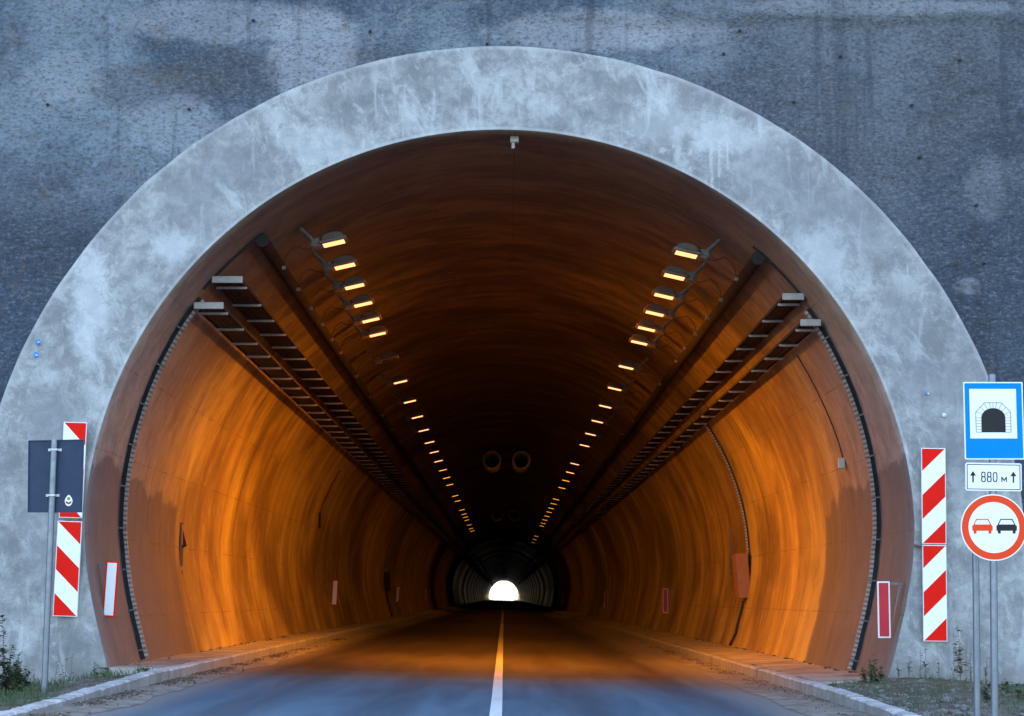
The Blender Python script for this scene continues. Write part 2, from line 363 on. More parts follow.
def kerb_mat():
    n = NT('kerb_concrete'); a = n.noise(n.pos, 2.0, 7, .65, .5); g = n.noise(n.pos, 30, 4, .75); x, y, z = n.sep(n.pos)
    c = n.mix(n.mapr(a, .35, .65), (.34,.34,.34), (.58,.58,.57)); c = n.mix(n.mapr(g, .52, .68, 0, .65), c, (.14,.13,.12)); ed = n.noise(n.pos, 7, 6, .75); c = n.mix(n.mapr(ed, .5, .62, 0, .5), c, (.20,.185,.165))
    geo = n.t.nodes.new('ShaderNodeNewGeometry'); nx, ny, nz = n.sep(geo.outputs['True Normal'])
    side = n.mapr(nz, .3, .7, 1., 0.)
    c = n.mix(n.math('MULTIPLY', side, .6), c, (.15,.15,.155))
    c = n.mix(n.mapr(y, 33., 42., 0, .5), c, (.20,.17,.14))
    return n.out(c, .8, n.bump(n.math('ADD', a, g), .6, .02), .3)
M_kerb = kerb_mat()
def walk_mat():
    n = NT('walkway_concrete'); a = n.noise(n.pos, 1.2, 6, .65, .5); g = n.noise(n.pos, 26, 4, .75); x, y, z = n.sep(n.pos)
    c = n.mix(n.mapr(a, .35, .65), (.24,.21,.18), (.42,.39,.35)); c = n.mix(n.mapr(g, .55, .72, 0, .45), c, (.12,.10,.09))
    fy = n.math('FRACT', n.math('DIVIDE', y, 3.0)); c = n.mix(n.math('MULTIPLY', n.math('LESS_THAN', fy, .012), .7), c, (.05,.04,.04))
    return n.out(c, .85, n.bump(n.math('ADD', a, g), .5, .015), .3)
M_walk = walk_mat()
def hill_mat():
    n = NT('hill_scrub'); a = n.noise(n.pos, .12, 6, .7); g = n.noise(n.pos, 1.2, 5, .7)
    c = n.mix(n.mapr(a, .4, .6), (.06,.085,.035), (.20,.17,.12)); c = n.mix(n.mapr(g, .5, .7, 0, .6), c, (.04,.06,.025))
    return n.out(c, .9, n.bump(g, .8, .4), .2)
M_hill = hill_mat()
M_galv = paint('galvanised_steel', (.50,.52,.54), .42, .55, .3, 14)
M_postm = paint('post_steel', (.20,.23,.27), .35, .6, .3, 10)
M_rung = paint('rung_steel', (.42,.41,.40), .5, .2, .35, 12, dirtamt=.3)
M_rail = paint('tray_rail_steel', (.045,.028,.02), .8, .2, .4, 10, dirtamt=.4)
M_traybed = paint('tray_cables', (.045,.032,.026), .7, 0, .4, 18)
M_pipe = paint('pipe_brown', (.016,.010,.009), .85, 0, .4, 5, dirt=(.03,.02,.018))
M_cable = paint('black_cable', (.018,.018,.02), .55, 0, .2, 8)
M_lampbody = paint('lamp_grey', (.17,.15,.14), .5, .0, .35, 12, dirtamt=.4)
M_lamparm = paint('lamp_bracket_steel', (.17,.15,.14), .55, .2, .4, 12)
M_signback = paint('sign_back_navy', (.022,.042,.085), .45, 0, .15, 6)
M_white = paint('sign_white', (.88,.89,.88), .55, 0, .05, 5, dirtamt=.06, spec=.08)
M_red = paint('sign_red', (.80,.012,.006), .55, 0, .1, 5, dirtamt=.06, spec=.08)
M_orange = paint('sign_orange_red', (.86,.070,.020), .55, 0, .06, 5, dirtamt=.04, spec=.08)
M_blue = paint('sign_blue', (.001,.235,.78), .55, 0, .05, 5, dirtamt=.05, spec=.08)
M_black = paint('sign_black', (.012,.012,.014), .45, 0, .1, 5, dirtamt=0)
M_darkred = paint('reflector_red', (.50,.015,.03), .35, 0, .15, 6)
M_frame = paint('white_frame', (.74,.74,.74), .45, 0, .15, 12)
M_box = paint('box_rust_orange', (.30,.145,.075), .6, 0, .4, 7, dirtamt=.4)
M_darkbox = paint('box_dark', (.06,.05,.045), .6, 0, .4, 7)
M_greybox = paint('box_grey', (.42,.42,.38), .5, 0, .3, 10)
M_fan = paint('fan_casing', (.78,.74,.70), .45, .0, .3, 6)
M_bluetag = paint('tag_blue', (.01,.25,.75), .5, 0, .1, 10)
M_green = paint('crest_green', (.22,.32,.09), .5, 0, .1, 10)
def leaf_mat(name, c0, c1):
    n = NT(name); k = n.noise(n.pos, 14, 3, .6); m = n.out(n.mix(n.mapr(k, .35, .65), c0, c1), .7)
    return m
M_leaf = leaf_mat('weed_leaf', (.035,.065,.025), (.09,.13,.05)); M_leaf_dark = leaf_mat('weed_leaf_dark', (.02,.035,.02), (.05,.075,.035))
M_dry = leaf_mat('dry_stalk', (.10,.07,.045), (.18,.13,.08)); M_stone = dirt_mat('stone', (.11,.105,.095), (.27,.26,.24), 6.)
M_debris = leaf_mat('dry_debris', (.05,.038,.026), (.15,.115,.075))

# ------------------------------------------------------------------ profile of the bore
_rad = [(-24, 5.93), (-19, 5.935), (-14, 5.925), (-9.5, 5.945), (-4, 5.985), (2, 6.02), (10, 6.028), (90, 6.028)]
def r_at(deg):                       # deg above the horizontal through the centre, symmetrical
    for (a, ra), (b, rb) in zip(_rad, _rad[1:]):
        if deg <= b: return ra + (rb-ra)*max(0, (deg-a))/(b-a)
    return 6.028
def prof(t, off=0.):                 # t in 0..1 from left foot over the crown to the right foot
    d = -24 + t*(180+48)             # angle from left horizontal
    e = d if d <= 90 else 180-d
    r = r_at(e) - off; a = PI - math.radians(d)
    return Vector((TCX + r*math.cos(a), 0, TCZ + r*math.sin(a)))
def wall_x(z, side, off=0.):         # x of the wall face at height z
    best = None
    for i in range(0, 401):
        t = i/800.; p = prof(t if side < 0 else 1-t, off)
        if best is None or abs(p.z-z) < abs(best.z-z): best = p
    return best.x
TEND = 911.0

# ------------------------------------------------------------------ ground, road, pavements
def road_z(x): return -(x+.34)*.0254
g = MB(); g.add([(-900,-400,-.6),(900,-400,-.6),(900,3000,-.6),(-900,3000,-.6)], [(0,1,2,3)])
tag(g.build('ground', M_verge), kind='structure')
def sheet(name, mat, x0, x1, y0, y1, dz, nx, ys):
    vs = []; fs = []
    for y in ys:
        for i in range(nx+1):
            x = x0 + (x1-x0)*i/nx; vs.append((x, y, road_z(x)+dz))
    for j in range(len(ys)-1):
        for i in range(nx): a = j*(nx+1)+i; fs.append((a, a+1, a+nx+2, a+nx+1))
    o = mesh_obj(name, vs, fs, mat); return tag(o, kind='structure')
ys_long = [-60, -20] + list(range(0, 60, 4)) + list(range(60, 920, 40)) + [1300]
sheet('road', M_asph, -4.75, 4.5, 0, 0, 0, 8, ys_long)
mk = MB()
yy = [-10] + [i*4. for i in range(0, 30)] + [140, 200, 400, 911]
for a, b in zip(yy, yy[1:]):
    wob = lambda q: -.09 + .002*math.sin(q*.5)
    mk.add([(wob(a)-.07, a, road_z(-.09)+.005), (wob(a)+.07, a, road_z(-.09)+.004), (wob(b)+.07, b, road_z(-.09)+.004), (wob(b)-.07, b, road_z(-.09)+.005)], [(0,1,2,3)])
mk.add([(-1.55, 114, road_z(-1.55)+.005), (-.2, 114, road_z(-.2)+.005), (-.2, 116, road_z(-.2)+.005), (-1.55, 116, road_z(-1.55)+.005)], [(0,1,2,3)])
tag(mk.build('road_marking', M_line), kind='structure')
# dusty margins between asphalt and kerb
rng = random.Random(4)
def margin(side):
    vs = []; fs = []; ys = [2+.25*i for i in range(0, 280)] + [75+6*i for i in range(0, 140)]
    for j, y in enumerate(ys):
        k = mnoise.noise(Vector((y*.35, side*7., 0)))*.16 + mnoise.noise(Vector((y*1.9, side*3., 5)))*.07
        if side < 0: xi = -4.22 + k; xo = -4.72
        else: xi = 3.62 + k + (.25 if y > 40 else 0) + (-.0 if y > 30 else 0); xo = 4.42
        for q in range(5):
            x = xo + (xi-xo)*q/4.
            h = .010 if q == 4 else .010 + (1-q/4.)*.03 + .014*mnoise.noise(Vector((x*5, y*3, 2)))
            vs.append((x, y, road_z(x) + (h if q < 4 else .005)))
    for j in range(len(ys)-1):
        for q in range(4): a = j*5+q; fs.append((a, a+1, a+6, a+5))
    return tag(mesh_obj('road_shoulder', vs, fs, M_dirt, smooth=True), kind='structure')
margin(-1); margin(1)
# kerbs: blocks outside, a continuous cast edge inside
def kerb_top(side, y):
    k = max(0., min(1., (29.5-y)/9.)); k = k*k*(3-2*k)
    return .30-.095*k if side < 0 else .08-.085*k
def kerb(side):
    m = MB(); r = random.Random(9+side)
    xe = -4.68 if side < 0 else 4.36; top = .30 if side < 0 else .08; wd = .20
    y = 3.0
    while y < 200:
        L = 1.0 if y < 31 else 2.0
        j = r.uniform(-.006, .006); jz = r.uniform(-.012, .01); tw = r.uniform(-.006, .006)
        x0, x1 = (xe-wd, xe) if side < 0 else (xe, xe+wd)
        if y < 60:
            bm = bmesh.new(); bmesh.ops.create_grid(bm, x_segments=1, y_segments=1, size=.5); bm.free()
            n = 8; secs = []
            for q in range(n+1):
                yy_ = y + .008 + (L-.016)*q/n
                e = r.uniform(-.010, .010); e2 = r.uniform(-.009, .005)
                zz = kerb_top(side, yy_)+jz*.5+e2; a_, b_ = x0+j+tw*q/n, x1+j+tw*q/n
                if side < 0: b_ += e
                else: a_ += e
                c = .022
                secs.append([(a_, yy_, -.4), (a_, yy_, zz-c), (a_+c, yy_, zz), (b_-c, yy_, zz), (b_, yy_, zz-c), (b_, yy_, -.4)])
            vs = [p for s_ in secs for p in s_]; fs = []
            for q in range(n):
                for k in range(5): a = q*6+k; fs.append((a, a+6, a+7, a+1))
            fs.append((0,1,2,3,4,5)); fs.append(tuple(n*6+k for k in (5,4,3,2,1,0)))
            m.add(vs, fs)
        else:
            m.cbox(x0+j, x1+j, y+.01, y+L-.01, -.4, top+jz, .02)
        y += L
    m.box(*((xe-wd, xe) if side < 0 else (xe, xe+wd)), 200, TEND, -.4, top)
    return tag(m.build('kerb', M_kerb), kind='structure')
kerb(-1); kerb(1)
def walkway(side):
    vs = []; fs = []; y0 = 30.65 if side < 0 else 31.05
    ys = [y0 + .5*i for i in range(0, 120)] + [y0+60+10*i for i in range(1, 82)] + [TEND]
    xe = -4.885 if side < 0 else 4.565; xw = -5.95 if side < 0 else 5.85
    zt = (.285, .30) if side < 0 else (.075, .13)
    n = 5
    for y in ys:
        for q in range(n+1):
            x = xe + ((xw if y > 31.1 else math.copysign(5.64, xw))-xe)*q/n
            vs.append((x, y, zt[0]+(zt[1]-zt[0])*q/n + .012*mnoise.noise(Vector((x*2.5, y*1.4, 3)))))
    for j in range(len(ys)-1):
        for q in range(n): a = j*(n+1)+q; fs.append((a, a+1, a+n+2, a+n+1))
    b = len(vs)
    for q in range(n+1): v = vs[q]; vs.append((v[0], v[1]-.01, -.3))
    for q in range(n): fs.append((q, q+1, b+q+1, b+q))
    return tag(mesh_obj('walkway', vs, fs, M_walk, smooth=False), kind='structure')
walkway(-1); walkway(1)
def verge_h(x, y):
    if x < 0:
        t = min(1, max(0, (-4.88-x)/1.3)); base = (kerb_top(-1, y)-.06)*(1-t)+.06*t
        base += .05*math.exp(-((x+5.6)**2)/.3 - ((y-29.8)**2)/1.2)
    else:
        t = min(1, max(0, (x-4.55)/1.0)); base = (kerb_top(1, y)-.05)*(1-t)+.10*t
        base += .05*math.exp(-((x-5.9)**2)/.4 - ((y-30.3)**2)/1.5) - .06*min(1, max(0, (x-6.4)/1.0))
    return base + .035*mnoise.noise(Vector((x*1.5, y*.9, 1))) + .02*mnoise.noise(Vector((x*6, y*4, 4)))
def verge(side):
    vs = []; fs = []
    xs = [4.56+.09*i for i in range(0, 45)] + [8.8, 10, 14, 25, 60] if side > 0 else [-4.885-.09*i for i in range(0, 45)] + [-9.2, -11, -15, -25, -60]
    ys = [3, 8, 13] + [16+.15*i for i in range(0, 102)]
    for y in ys:
        for x in xs: vs.append((x, y, verge_h(x, y)))
    n = len(xs)
    for j in range(len(ys)-1):
        for i in range(n-1): a = j*n+i; fs.append((a, a+1, a+n+1, a+n))
    return tag(mesh_obj('verge', vs, fs, M_verge, smooth=True), kind='structure')
verge(-1); verge(1)
# hill over the bore
vs = []; fs = []; hx = [-260+20*i for i in range(27)]; hy = [31.6, 34, 38, 44, 52, 62, 75, 95, 120, 160, 220, 300, 400, 500, 600, 700, 800, 860, 890, TEND]
for y in hy:
    for x in hx:
        base = 13.9 + min(y-31.6, 95)*.95 if y < 800 else max(13.9, 104*(TEND-y)/111)
        k = math.exp(-(x/190.)**4)
        vs.append((x, y, base*k + (mnoise.noise(Vector((x*.03, y*.03, 0)))*6 if 38 < y < 890 else 0)))
n = len(hx)
for j in range(len(hy)-1):
    for i in range(n-1): a = j*n+i; fs.append((a, a+1, a+n+1, a+n))
tag(mesh_obj('hill', vs, fs, M_hill, smooth=True), kind='structure')

# ------------------------------------------------------------------ tunnel: lining and portal ring
tun = thing('tunnel', 'round-arched concrete road tunnel with a broad pale portal ring, lit orange inside', 'tunnel', (0, 31, 0))
def P(o):                            # keep world coordinates for a mesh parented to a thing
    o.matrix_parent_inverse = o.parent.matrix_world.inverted() if False else Matrix.Translation(-Vector(o.parent.location)); return o
ys = [31.0, 31.03] + [31.5+.5*i for i in range(0, 60)] + [62+2*i for i in range(0, 45)] + [155+8*i for i in range(0, 94)] + [TEND]
NP = 160; vs = []; fs = []
for y in ys:
    for i in range(NP+1):
        o_ = .0 if y > 31.01 else -.03
        p = prof(i/NP, o_ if y <= 31.01 else (.006*mnoise.noise(Vector((i*.12, y*.5, 0)))))
        vs.append((p.x, y if y > 31.01 else 31.0, p.z))
for j in range(len(ys)-1):
    for i in range(NP): a = j*(NP+1)+i; fs.append((a, a+NP+1, a+NP+2, a+1))
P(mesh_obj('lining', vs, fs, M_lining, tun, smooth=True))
# ring: front face proud of the wall, radially subdivided, wavy by a few millimetres
vs = []; fs = []; NR = 10; NA = 200
def outer_pt(t):
    d = -24 + t*228
    a = PI - math.radians(d); c = Vector((-.06, 0, 1.81)); 
    if d < 0 or d > 180:                      # straight down below the springing
        e = math.radians(-d if d < 0 else d-180); zz = 1.81 - math.tan(e)*5.0
        return Vector((-.06 + (-7.67 if d < 0 else 7.67), 0, zz))
    return Vector((c.x + 7.67*math.cos(a), 0, c.z + 7.67*math.sin(a)))
for i in range(NA+1):
    t = i/NA; a = prof(t, -.03); b = outer_pt(t)
    b = b + (b - Vector((-.06,0,1.81))).normalized()*(.012*mnoise.noise(Vector((t*60, 1, 0))) + .012*mnoise.noise(Vector((t*17, 4, 0))))
    for k in range(NR+1):
        p = a.lerp(b, k/NR); w_ = .012*mnoise.noise(Vector((p.x*1.1, p.z*1.1, 3))) if 0 < k < NR else 0
        vs.append((p.x, 31.0+w_-(0 if k else 0), p.z))
    vs.append((b.x, 31.30, b.z))
R_ = NR+2
for i in range(NA):
    for k in range(NR+1): a = i*R_+k; fs.append((a, a+R_, a+R_+1, a+1))
P(mesh_obj('portal_ring', vs, fs, M_ring, tun, smooth=False))
tun.children[-1].data.shade_smooth()
try: tun.children[-1].data.set_sharp_from_angle(angle=math.radians(35))
except Exception: pass

# ------------------------------------------------------------------ shotcrete retaining wall
rw = thing('retaining_wall', 'rough blue-grey sprayed-concrete retaining wall with drain holes above and around the tunnel ring', 'wall', (0, 31.2, 0))
xs = [-60,-40,-25,-16,-12,-10] + [-8.4+.045*i for i in range(0, 374)] + [10,12,16,25,40,60]
zs = [-.5, 1, 2, 3] + [3.5+.045*i for i in range(0, 156)] + [11, 12, 13, 14]
def wall_y(x, z):
    y = 31.17 + .05*mnoise.noise(Vector((x*.5, z*.5, 8))) + .035*mnoise.noise(Vector((x*1.7, z*1.7, 2))) + .016*mnoise.noise(Vector((x*5, z*6, 2)))
    y += .022*mnoise.noise(Vector((x*7.5, z*10.5, 2))) + .012*mnoise.noise(Vector((x*14, z*17, 5)))
    lip = 9.92 + .10*mnoise.noise(Vector((x*.8, 0, 0))) + .05*mnoise.noise(Vector((x*3, 0, 0)))
    if x > -.5: y -= .09*min(1, (x+.5)/1.5)*(1/(1+math.exp(-(z-lip)*26)))   # crest of thicker spray at the top right
    return max(y, 31.06)
vs = []; fs = []
for z in zs:
    for x in xs: vs.append((x, wall_y(x, z), z))
n = len(xs)
for j in range(len(zs)-1):
    for i in range(n-1):
        a = j*n+i; cs = (a, a+1, a+n+1, a+n)
        if all(math.hypot(vs[q][0]+.06, max(0, vs[q][2]-1.81)) < 7.35 for q in cs): continue
        fs.append((a, a+n, a+n+1, a+1)[::-1])
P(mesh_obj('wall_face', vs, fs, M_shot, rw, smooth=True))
for (u, v) in ((253,20),(47,104),(189,109),(370,31),(487,43),(724,53),(841,56),(960,60),(794,102),(912,105),(920,157),(977,205),(985,263),(740,30)):
    p = at(u, v, 31.12); m = MB(); y0 = wall_y(p.x, p.z)
    q0 = Vector((p.x, y0+.05, p.z+.01)); q1 = Vector((p.x, y0-.05, p.z-.005))
    m.tube([q0, q1], .023, 10)
    P(m.build('drain_pipe', M_cable, rw))
# thicker spray over an old patch beside the ring at the right
p0 = at(1004, 366, 31.1)

# ------------------------------------------------------------------ lamps
M_lens = {'near': emit('lamp_lens_glass', LENS_NEAR, 1.0), 'far': emit('distant_lamp_lens_glass', LENS_FAR, 1.0)}
_spots = {}
def spot_data(p):
    if p not in _spots:
        d = bpy.data.lights.new('bulb', 'SPOT'); d.energy = p*3.1; d.color = LAMP_COL; d.spot_size = math.radians(118); d.spot_blend = 1.0
        d.shadow_soft_size = .03; _spots[p] = d
    return _spots[p]
M_lens['off'] = paint('lens_unlit', (.12,.10,.08), .2)
def make_lamp(side):
    """local x across (towards the middle), y along the bore, z up; origin at the lens centre"""
    root = thing('tunnel_lamp', 'lamp', 'tunnel lamp')
    s = -side                                       # +1: lens reaches to the right (left row)
    hw, hd = .205, .23; vs = []; fs = []; NX, NY = 14, 10
    for i in range(NX+1):
        for j in range(NY+1):
            a = -1+2*i/NX; b = -1+2*j/NY
            h = .145*max(0, 1-abs(a)**2.6)**.55*max(0, 1-abs(b)**4)**.4
            vs.append((s*(a*hw), b*hd, .035+h))
    for i in range(NX):
        for j in range(NY): q = i*(NY+1)+j; fs.append((q, q+1, q+NY+2, q+NY+1))
    m = MB(); m.add(vs, fs); m.cbox(-hw-.008, hw+.008, -hd-.008, hd+.008, -.004, .045, .008)
    m.cbox(-hw-.02, hw+.02, -hd-.02, hd+.02, .0, .055, .015)
    hs = m.build('housing', M_lampbody, root, True)
    k = MB(); k.cbox(*sorted((s*-(hw+.0), s*-(hw+.17))), -.17, .17, -.02, .125, .015)
    k.build('gear_box', M_lampbody, root)
    a = MB(); x1 = s*-(hw+.10)
    a.tube([(x1, -.17, .03), (x1-s*.02, -.17, .12), (x1-s*.12, -.17, .26), (x1-s*.16, -.17, .33)], .032, 8)
    a.tube([(x1, .13, .03), (x1-s*.12, .13, .26), (x1-s*.16, .13, .33)], .022, 8)
    a.tube([(x1, -.20, .045), (x1, .20, .045)], .035, 10)
    a.build('bracket', M_lamparm, root, True)
    c = MB(); c.tube([(x1-s*.02, -.17, .0), (x1-s*.10, -.19, -.04), (x1-s*.20, -.18, .0), (x1-s*.30, -.16, .07), (x1-s*.42, -.14, .02), (x1-s*.52, -.12, -.10), (x1-s*.56, -.12, -.20)], .007, 6)
    cb = c.build('cable', M_cable, root)
    d = MB(); d.cbox(*sorted((x1-s*.53, x1-s*.60)), -.15, -.09, -.26, -.20, .01); d.build('connector', M_lampbody, root)
    l = MB(); l.add([(-hw+.03, -hd+.03, -.0075), (hw-.03, -hd+.03, -.0075), (hw-.03, hd-.06, -.0075), (-hw+.03, hd-.06, -.0075)], [(0,3,2,1)])
    l.build('lens', None, root)
    bl = bpy.data.objects.new('bulb', spot_data(lamp_power(34))); link(bl, root); bl.location = (0, 0, -.05); bl.rotation_euler = (0, -s*math.radians(36), 0)
    return root
near_z = [34.0, 36.4, 38.8, 41.2, 43.6, 46.0]
rows = {-1: near_z + [51.0] + [56.3, 62.0, 67.4, 72.8, 78.5, 83.8, 89.4, 95.8, 102.0, 108.3, 120.2, 126.7, 139.7, 146.8, 152.5, 158.4, 169.0, 178.0, 184.5],
         1: near_z + [51.0, 56.3, 61.6, 66.9, 72.2, 77.6, 88.4, 94.6, 101.2, 108.0, 120.6, 126.4, 132.8, 138.8, 145.9, 153.0, 160.0, 165.9, 193.8, 205., 216.7]}
ORD = ['first', 'second', 'third', 'fourth', 'fifth', 'sixth', 'seventh', 'eighth', 'ninth', 'tenth', 'eleventh', 'twelfth', 'thirteenth', 'fourteenth', 'fifteenth', 'sixteenth', 'seventeenth', 'eighteenth', 'nineteenth', 'twentieth', 'twenty-first', 'twenty-second', 'twenty-third', 'twenty-fourth', 'twenty-fifth', 'twenty-sixth', 'twenty-seventh', 'twenty-eighth', 'twenty-ninth', 'thirtieth']
for side in (-1, 1):
    proto = make_lamp(side); lens_data = {}
    sn = 'left' if side < 0 else 'right'
    lens0 = [c for c in proto.children if c.name.startswith('lens')][0]
    for k in M_lens:
        d = lens0.data.copy(); d.materials.clear(); d.materials.append(M_lens[k]); lens_data[k] = d
    for i, Y in enumerate(rows[side]):
        o = proto if i == 0 else copy_tree(proto)
        x, z = (-2.757, 7.0) if side < 0 else (2.95, 6.82)
        o.location = (x, Y, z); o.rotation_euler = (0, math.radians(-13 if side < 0 else 13), 0)
        kind = 'off' if side < 0 and i == 6 else ('near' if Y < 95 else 'far')
        for c in list(o.children):
            if c.name.startswith('lens'): c.data = lens_data[kind]
            if c.name.startswith('bulb'):
                if kind == 'off': bpy.data.objects.remove(c)
                else: c.data = spot_data(lamp_power(Y))
        if kind == 'off': lab = 'only unlit lamp of the left ceiling row, just past the six close-set lit lamps'
        else:
            lab = '%s lit orange lamp from the tunnel mouth in the %s ceiling row' % (ORD[i if not (side < 0 and i > 6) else i-1], sn)
        tag(o, lab, 'tunnel lamp', 'lamps in two rows along the tunnel ceiling')

# ------------------------------------------------------------------ cable trays (four), ladder pattern
def tray(x0, x1, z, label, Y0=32.5):
    side = -1 if x0 < 0 else 1
    t = thing('cable_tray', label, 'cable tray', ((x0+x1)/2, Y0, z), 'ladder cable trays along the tunnel walls')
    W = abs(x1-x0); h = W/2
    m = MB(); m.box(-h+.02, h-.02, .02, TEND-Y0, .055, .075); m.build('cable_bed', M_traybed, t)
    for k in range(5):
        pass
    c = MB(); r = random.Random(int(abs(x0)*100))
    for k in range(6):
        xx = -h+.07+k*(W-.14)/5
        c.tube([(xx+r.uniform(-.015,.015), .05+q*1.7, .048) for q in range(0, 26)] + [(xx, TEND-Y0, .048)], .014, 5)
    c.build('cable', M_cable, t)
    for s_ in (-1, 1):
        q = MB(); q.box(s_*h-.006, s_*h+.006, 0, TEND-Y0, .02, .07); q.build('side_rail', M_rail, t)
    e = MB(); e.cbox(-h-.012, h+.012, -.05, .0, .0, .105, .006); e.build('end_plate', M_rung, t)
    rg = MB(); rg.box(-h-.014, h+.014, -.022, .022, -.02, .017)
    ro = None
    for i in range(0, 100):
        y = .5 if i == 0 else .5 + 2.0*i
        if ro is None: ro = rg.build('rung', M_rung, t); o = ro
        else: o = ro.copy(); COL.objects.link(o); o.parent = t
        o.location = (0, y, 0)
    far = MB(); y = .5+200.
    while y < TEND-Y0: far.box(-h-.014, h+.014, y-.022, y+.022, -.02, .017); y += 2.0
    tag(far.build('rung', M_rung, t), kind='stuff')
    return t
def tray_at(u0, u1, v, label):
    a, b = at(u0, v, 32.5), at(u1, v, 32.5); return tray(a.x, b.x, a.z-.05, label)
tray_at(213, 242, 280, 'upper ladder-type cable tray on the left wall, just below the dark pipe')
tray_at(195, 223, 306, 'lower ladder-type cable tray on the left wall, under the other tray')
tray_at(783, 811-8, 297, 'upper ladder-type cable tray on the right wall, just below the dark pipe')
tray_at(801, 829-9, 323, 'lower ladder-type cable tray on the right wall, under the other tray')
# dark pipes above the trays
for (u, v, lab) in ((262, 240, 'dark brown pipe running along the left side of the vault above the cable trays'),
                    (758, 258, 'dark brown pipe running along the right side of the vault above the cable trays')):
    p = at(u, v, 32.5); t = thing('pipe', lab, 'pipe', p, 'pipes along the tunnel vault'); t.location.y = 32.5
    m = MB(); m.tube([(0, 0, 0), (0, 120, 0), (0, TEND-32.5, 0)], .095, 16)
    m.build('pipe_body', M_pipe, t, True)
    m = MB()
    dirn = Vector((p.x-TCX, 0, p.z-TCZ)).normalized()
    m.tube([Vector((0,-.012,0)), Vector((0,.05,0))], .104, 16)
    m.build('pipe_collar', M_cable, t)
    sad = MB()
    sad.tube([Vector((0,0,0)), dirn*.17], .018, 6); so = None
    for i in range(30):
        if so is None: so = sad.build('hanger', M_lamparm, t); o = so
        else: o = so.copy(); COL.objects.link(o); o.parent = t
        o.location = (0, .6+3.*i, 0)
# ceiling cable ducts deep in the tunnel
for xx, lab in ((-.30, 'left one of the two dark ducts along the crown deep in the tunnel'), (.42, 'right one of the two dark ducts along the crown deep in the tunnel')):
    m = MB(); m.box(xx-.13, xx+.13, 255, TEND, 7.55, 7.85)
    tag(m.build('ceiling_duct', M_traybed), lab, 'duct', 'ducts along the crown deep in the tunnel')

# ------------------------------------------------------------------ perforated cable channels round the wall at the mouth
def perf_mat():
    n = NT('perforated_steel'); x, y, z = n.sep(n.pos)
    ang = n.math('ARCTAN2', n.math('SUBTRACT', x, TCX), n.math('SUBTRACT', z, TCZ)); arc = n.math('MULTIPLY', ang, TR)
    f = n.math('FRACT', n.math('MULTIPLY', arc, 13.)); hole = n.math('LESS_THAN', n.math('ABSOLUTE', n.math('SUBTRACT', f, .5)), .2)
    dx = n.math('SUBTRACT', x, TCX); dz = n.math('SUBTRACT', z, TCZ)
    c = n.mix(n.math('MULTIPLY', hole, .7), (.36,.34,.32), (.03,.03,.03))
    k = n.noise(n.pos, 12, 4, .6); c = n.mix(n.mapr(k, .5, .7, 0, .5), c, (.2,.18,.16))
    return n.out(c, .5, metal=.2)
M_perf = perf_mat()
def sweep(m, pts_in, pts_out, y0, y1, lean=0.):
    n = len(pts_in); vs = []
    for a, b in zip(pts_in, pts_out):
        e = lean*max(0., min(1., (5.6-b.z)/3.6)); vs += [(a.x, y0+e, a.z), (b.x, y0+e, b.z), (b.x, y1+e, b.z), (a.x, y1+e, a.z)]
    fs = []
    for i in range(n-1):
        for k in range(4): q = i*4; fs.append((q+k, q+4+k, q+4+(k+1) % 4, q+(k+1) % 4))
    fs.append((0,1,2,3)); fs.append((4*(n-1)+3, 4*(n-1)+2, 4*(n-1)+1, 4*(n-1)))
    m.add(vs, fs)
def channel(side, Y, zlo, zhi, label, grp, w1=.065, w2=.075, depth=.09, name='cable_channel', lean=0.):
    ts = []; 
    for i in range(0, 400):
        t = i/800.; p = prof(t if side < 0 else 1-t)
        if zlo <= p.z <= zhi: ts.append(t if side < 0 else 1-t)
    root = thing(name, label, 'cable channel', (prof(ts[0]).x, Y, zlo), grp)
    m = MB(); sweep(m, [prof(t, w1+.012) for t in ts], [prof(t, .012) for t in ts], Y, Y+depth*.8, lean)
    P(m.build('cable_bundle', M_cable, root))
    m = MB(); sweep(m, [prof(t, w1+w2) for t in ts], [prof(t, w1+.014) for t in ts], Y-.02, Y+depth, lean)
    P(m.build('perforated_cover', M_perf, root))
    for t in ts[5::22]:
        st = MB(); Y_ = Y + lean*max(0., min(1., (5.6-prof(t).z)/3.6))
        a, b = prof(t, w1+w2+.006), prof(t, -.0); d = (prof(min(1,t+.002))-prof(max(0,t-.002))).normalized()*.012
        st.add([(a-d)+Vector((0,Y_-.028,0)), (a+d)+Vector((0,Y_-.028,0)), (b+d)+Vector((0,Y_-.028,0)), (b-d)+Vector((0,Y_-.028,0)),
                (a-d)+Vector((0,Y_+depth,0)), (a+d)+Vector((0,Y_+depth,0)), (b+d)+Vector((0,Y_+depth,0)), (b-d)+Vector((0,Y_+depth,0))],
               [(0,1,2,3),(4,7,6,5),(0,4,5,1),(3,2,6,7),(0,3,7,4),(1,5,6,2)])
        P(st.build('clamp', M_lamparm, root))
    return root
channel(-1, 32.7, .31, 5.95, 'perforated cable channel climbing the left wall near the mouth up to the trays', 'perforated cable channels on the walls', .06, .06, lean=1.0)
channel(1, 32.7, .14, 5.80, 'perforated cable channel climbing the right wall near the mouth up to the trays', 'perforated cable channels on the walls', .06, .06, lean=1.0)
channel(1, 51.5, 2.25, 5.7, 'thin cable channel curving down the right wall to the brown cabinet', 'perforated cable channels on the walls', .03, .06, .06)
channel(-1, 108., 2.5, 5.7, 'pale cable channel curving down the left wall to the dark cabinet, deep inside', 'perforated cable channels on the walls', .03, .06, .06)
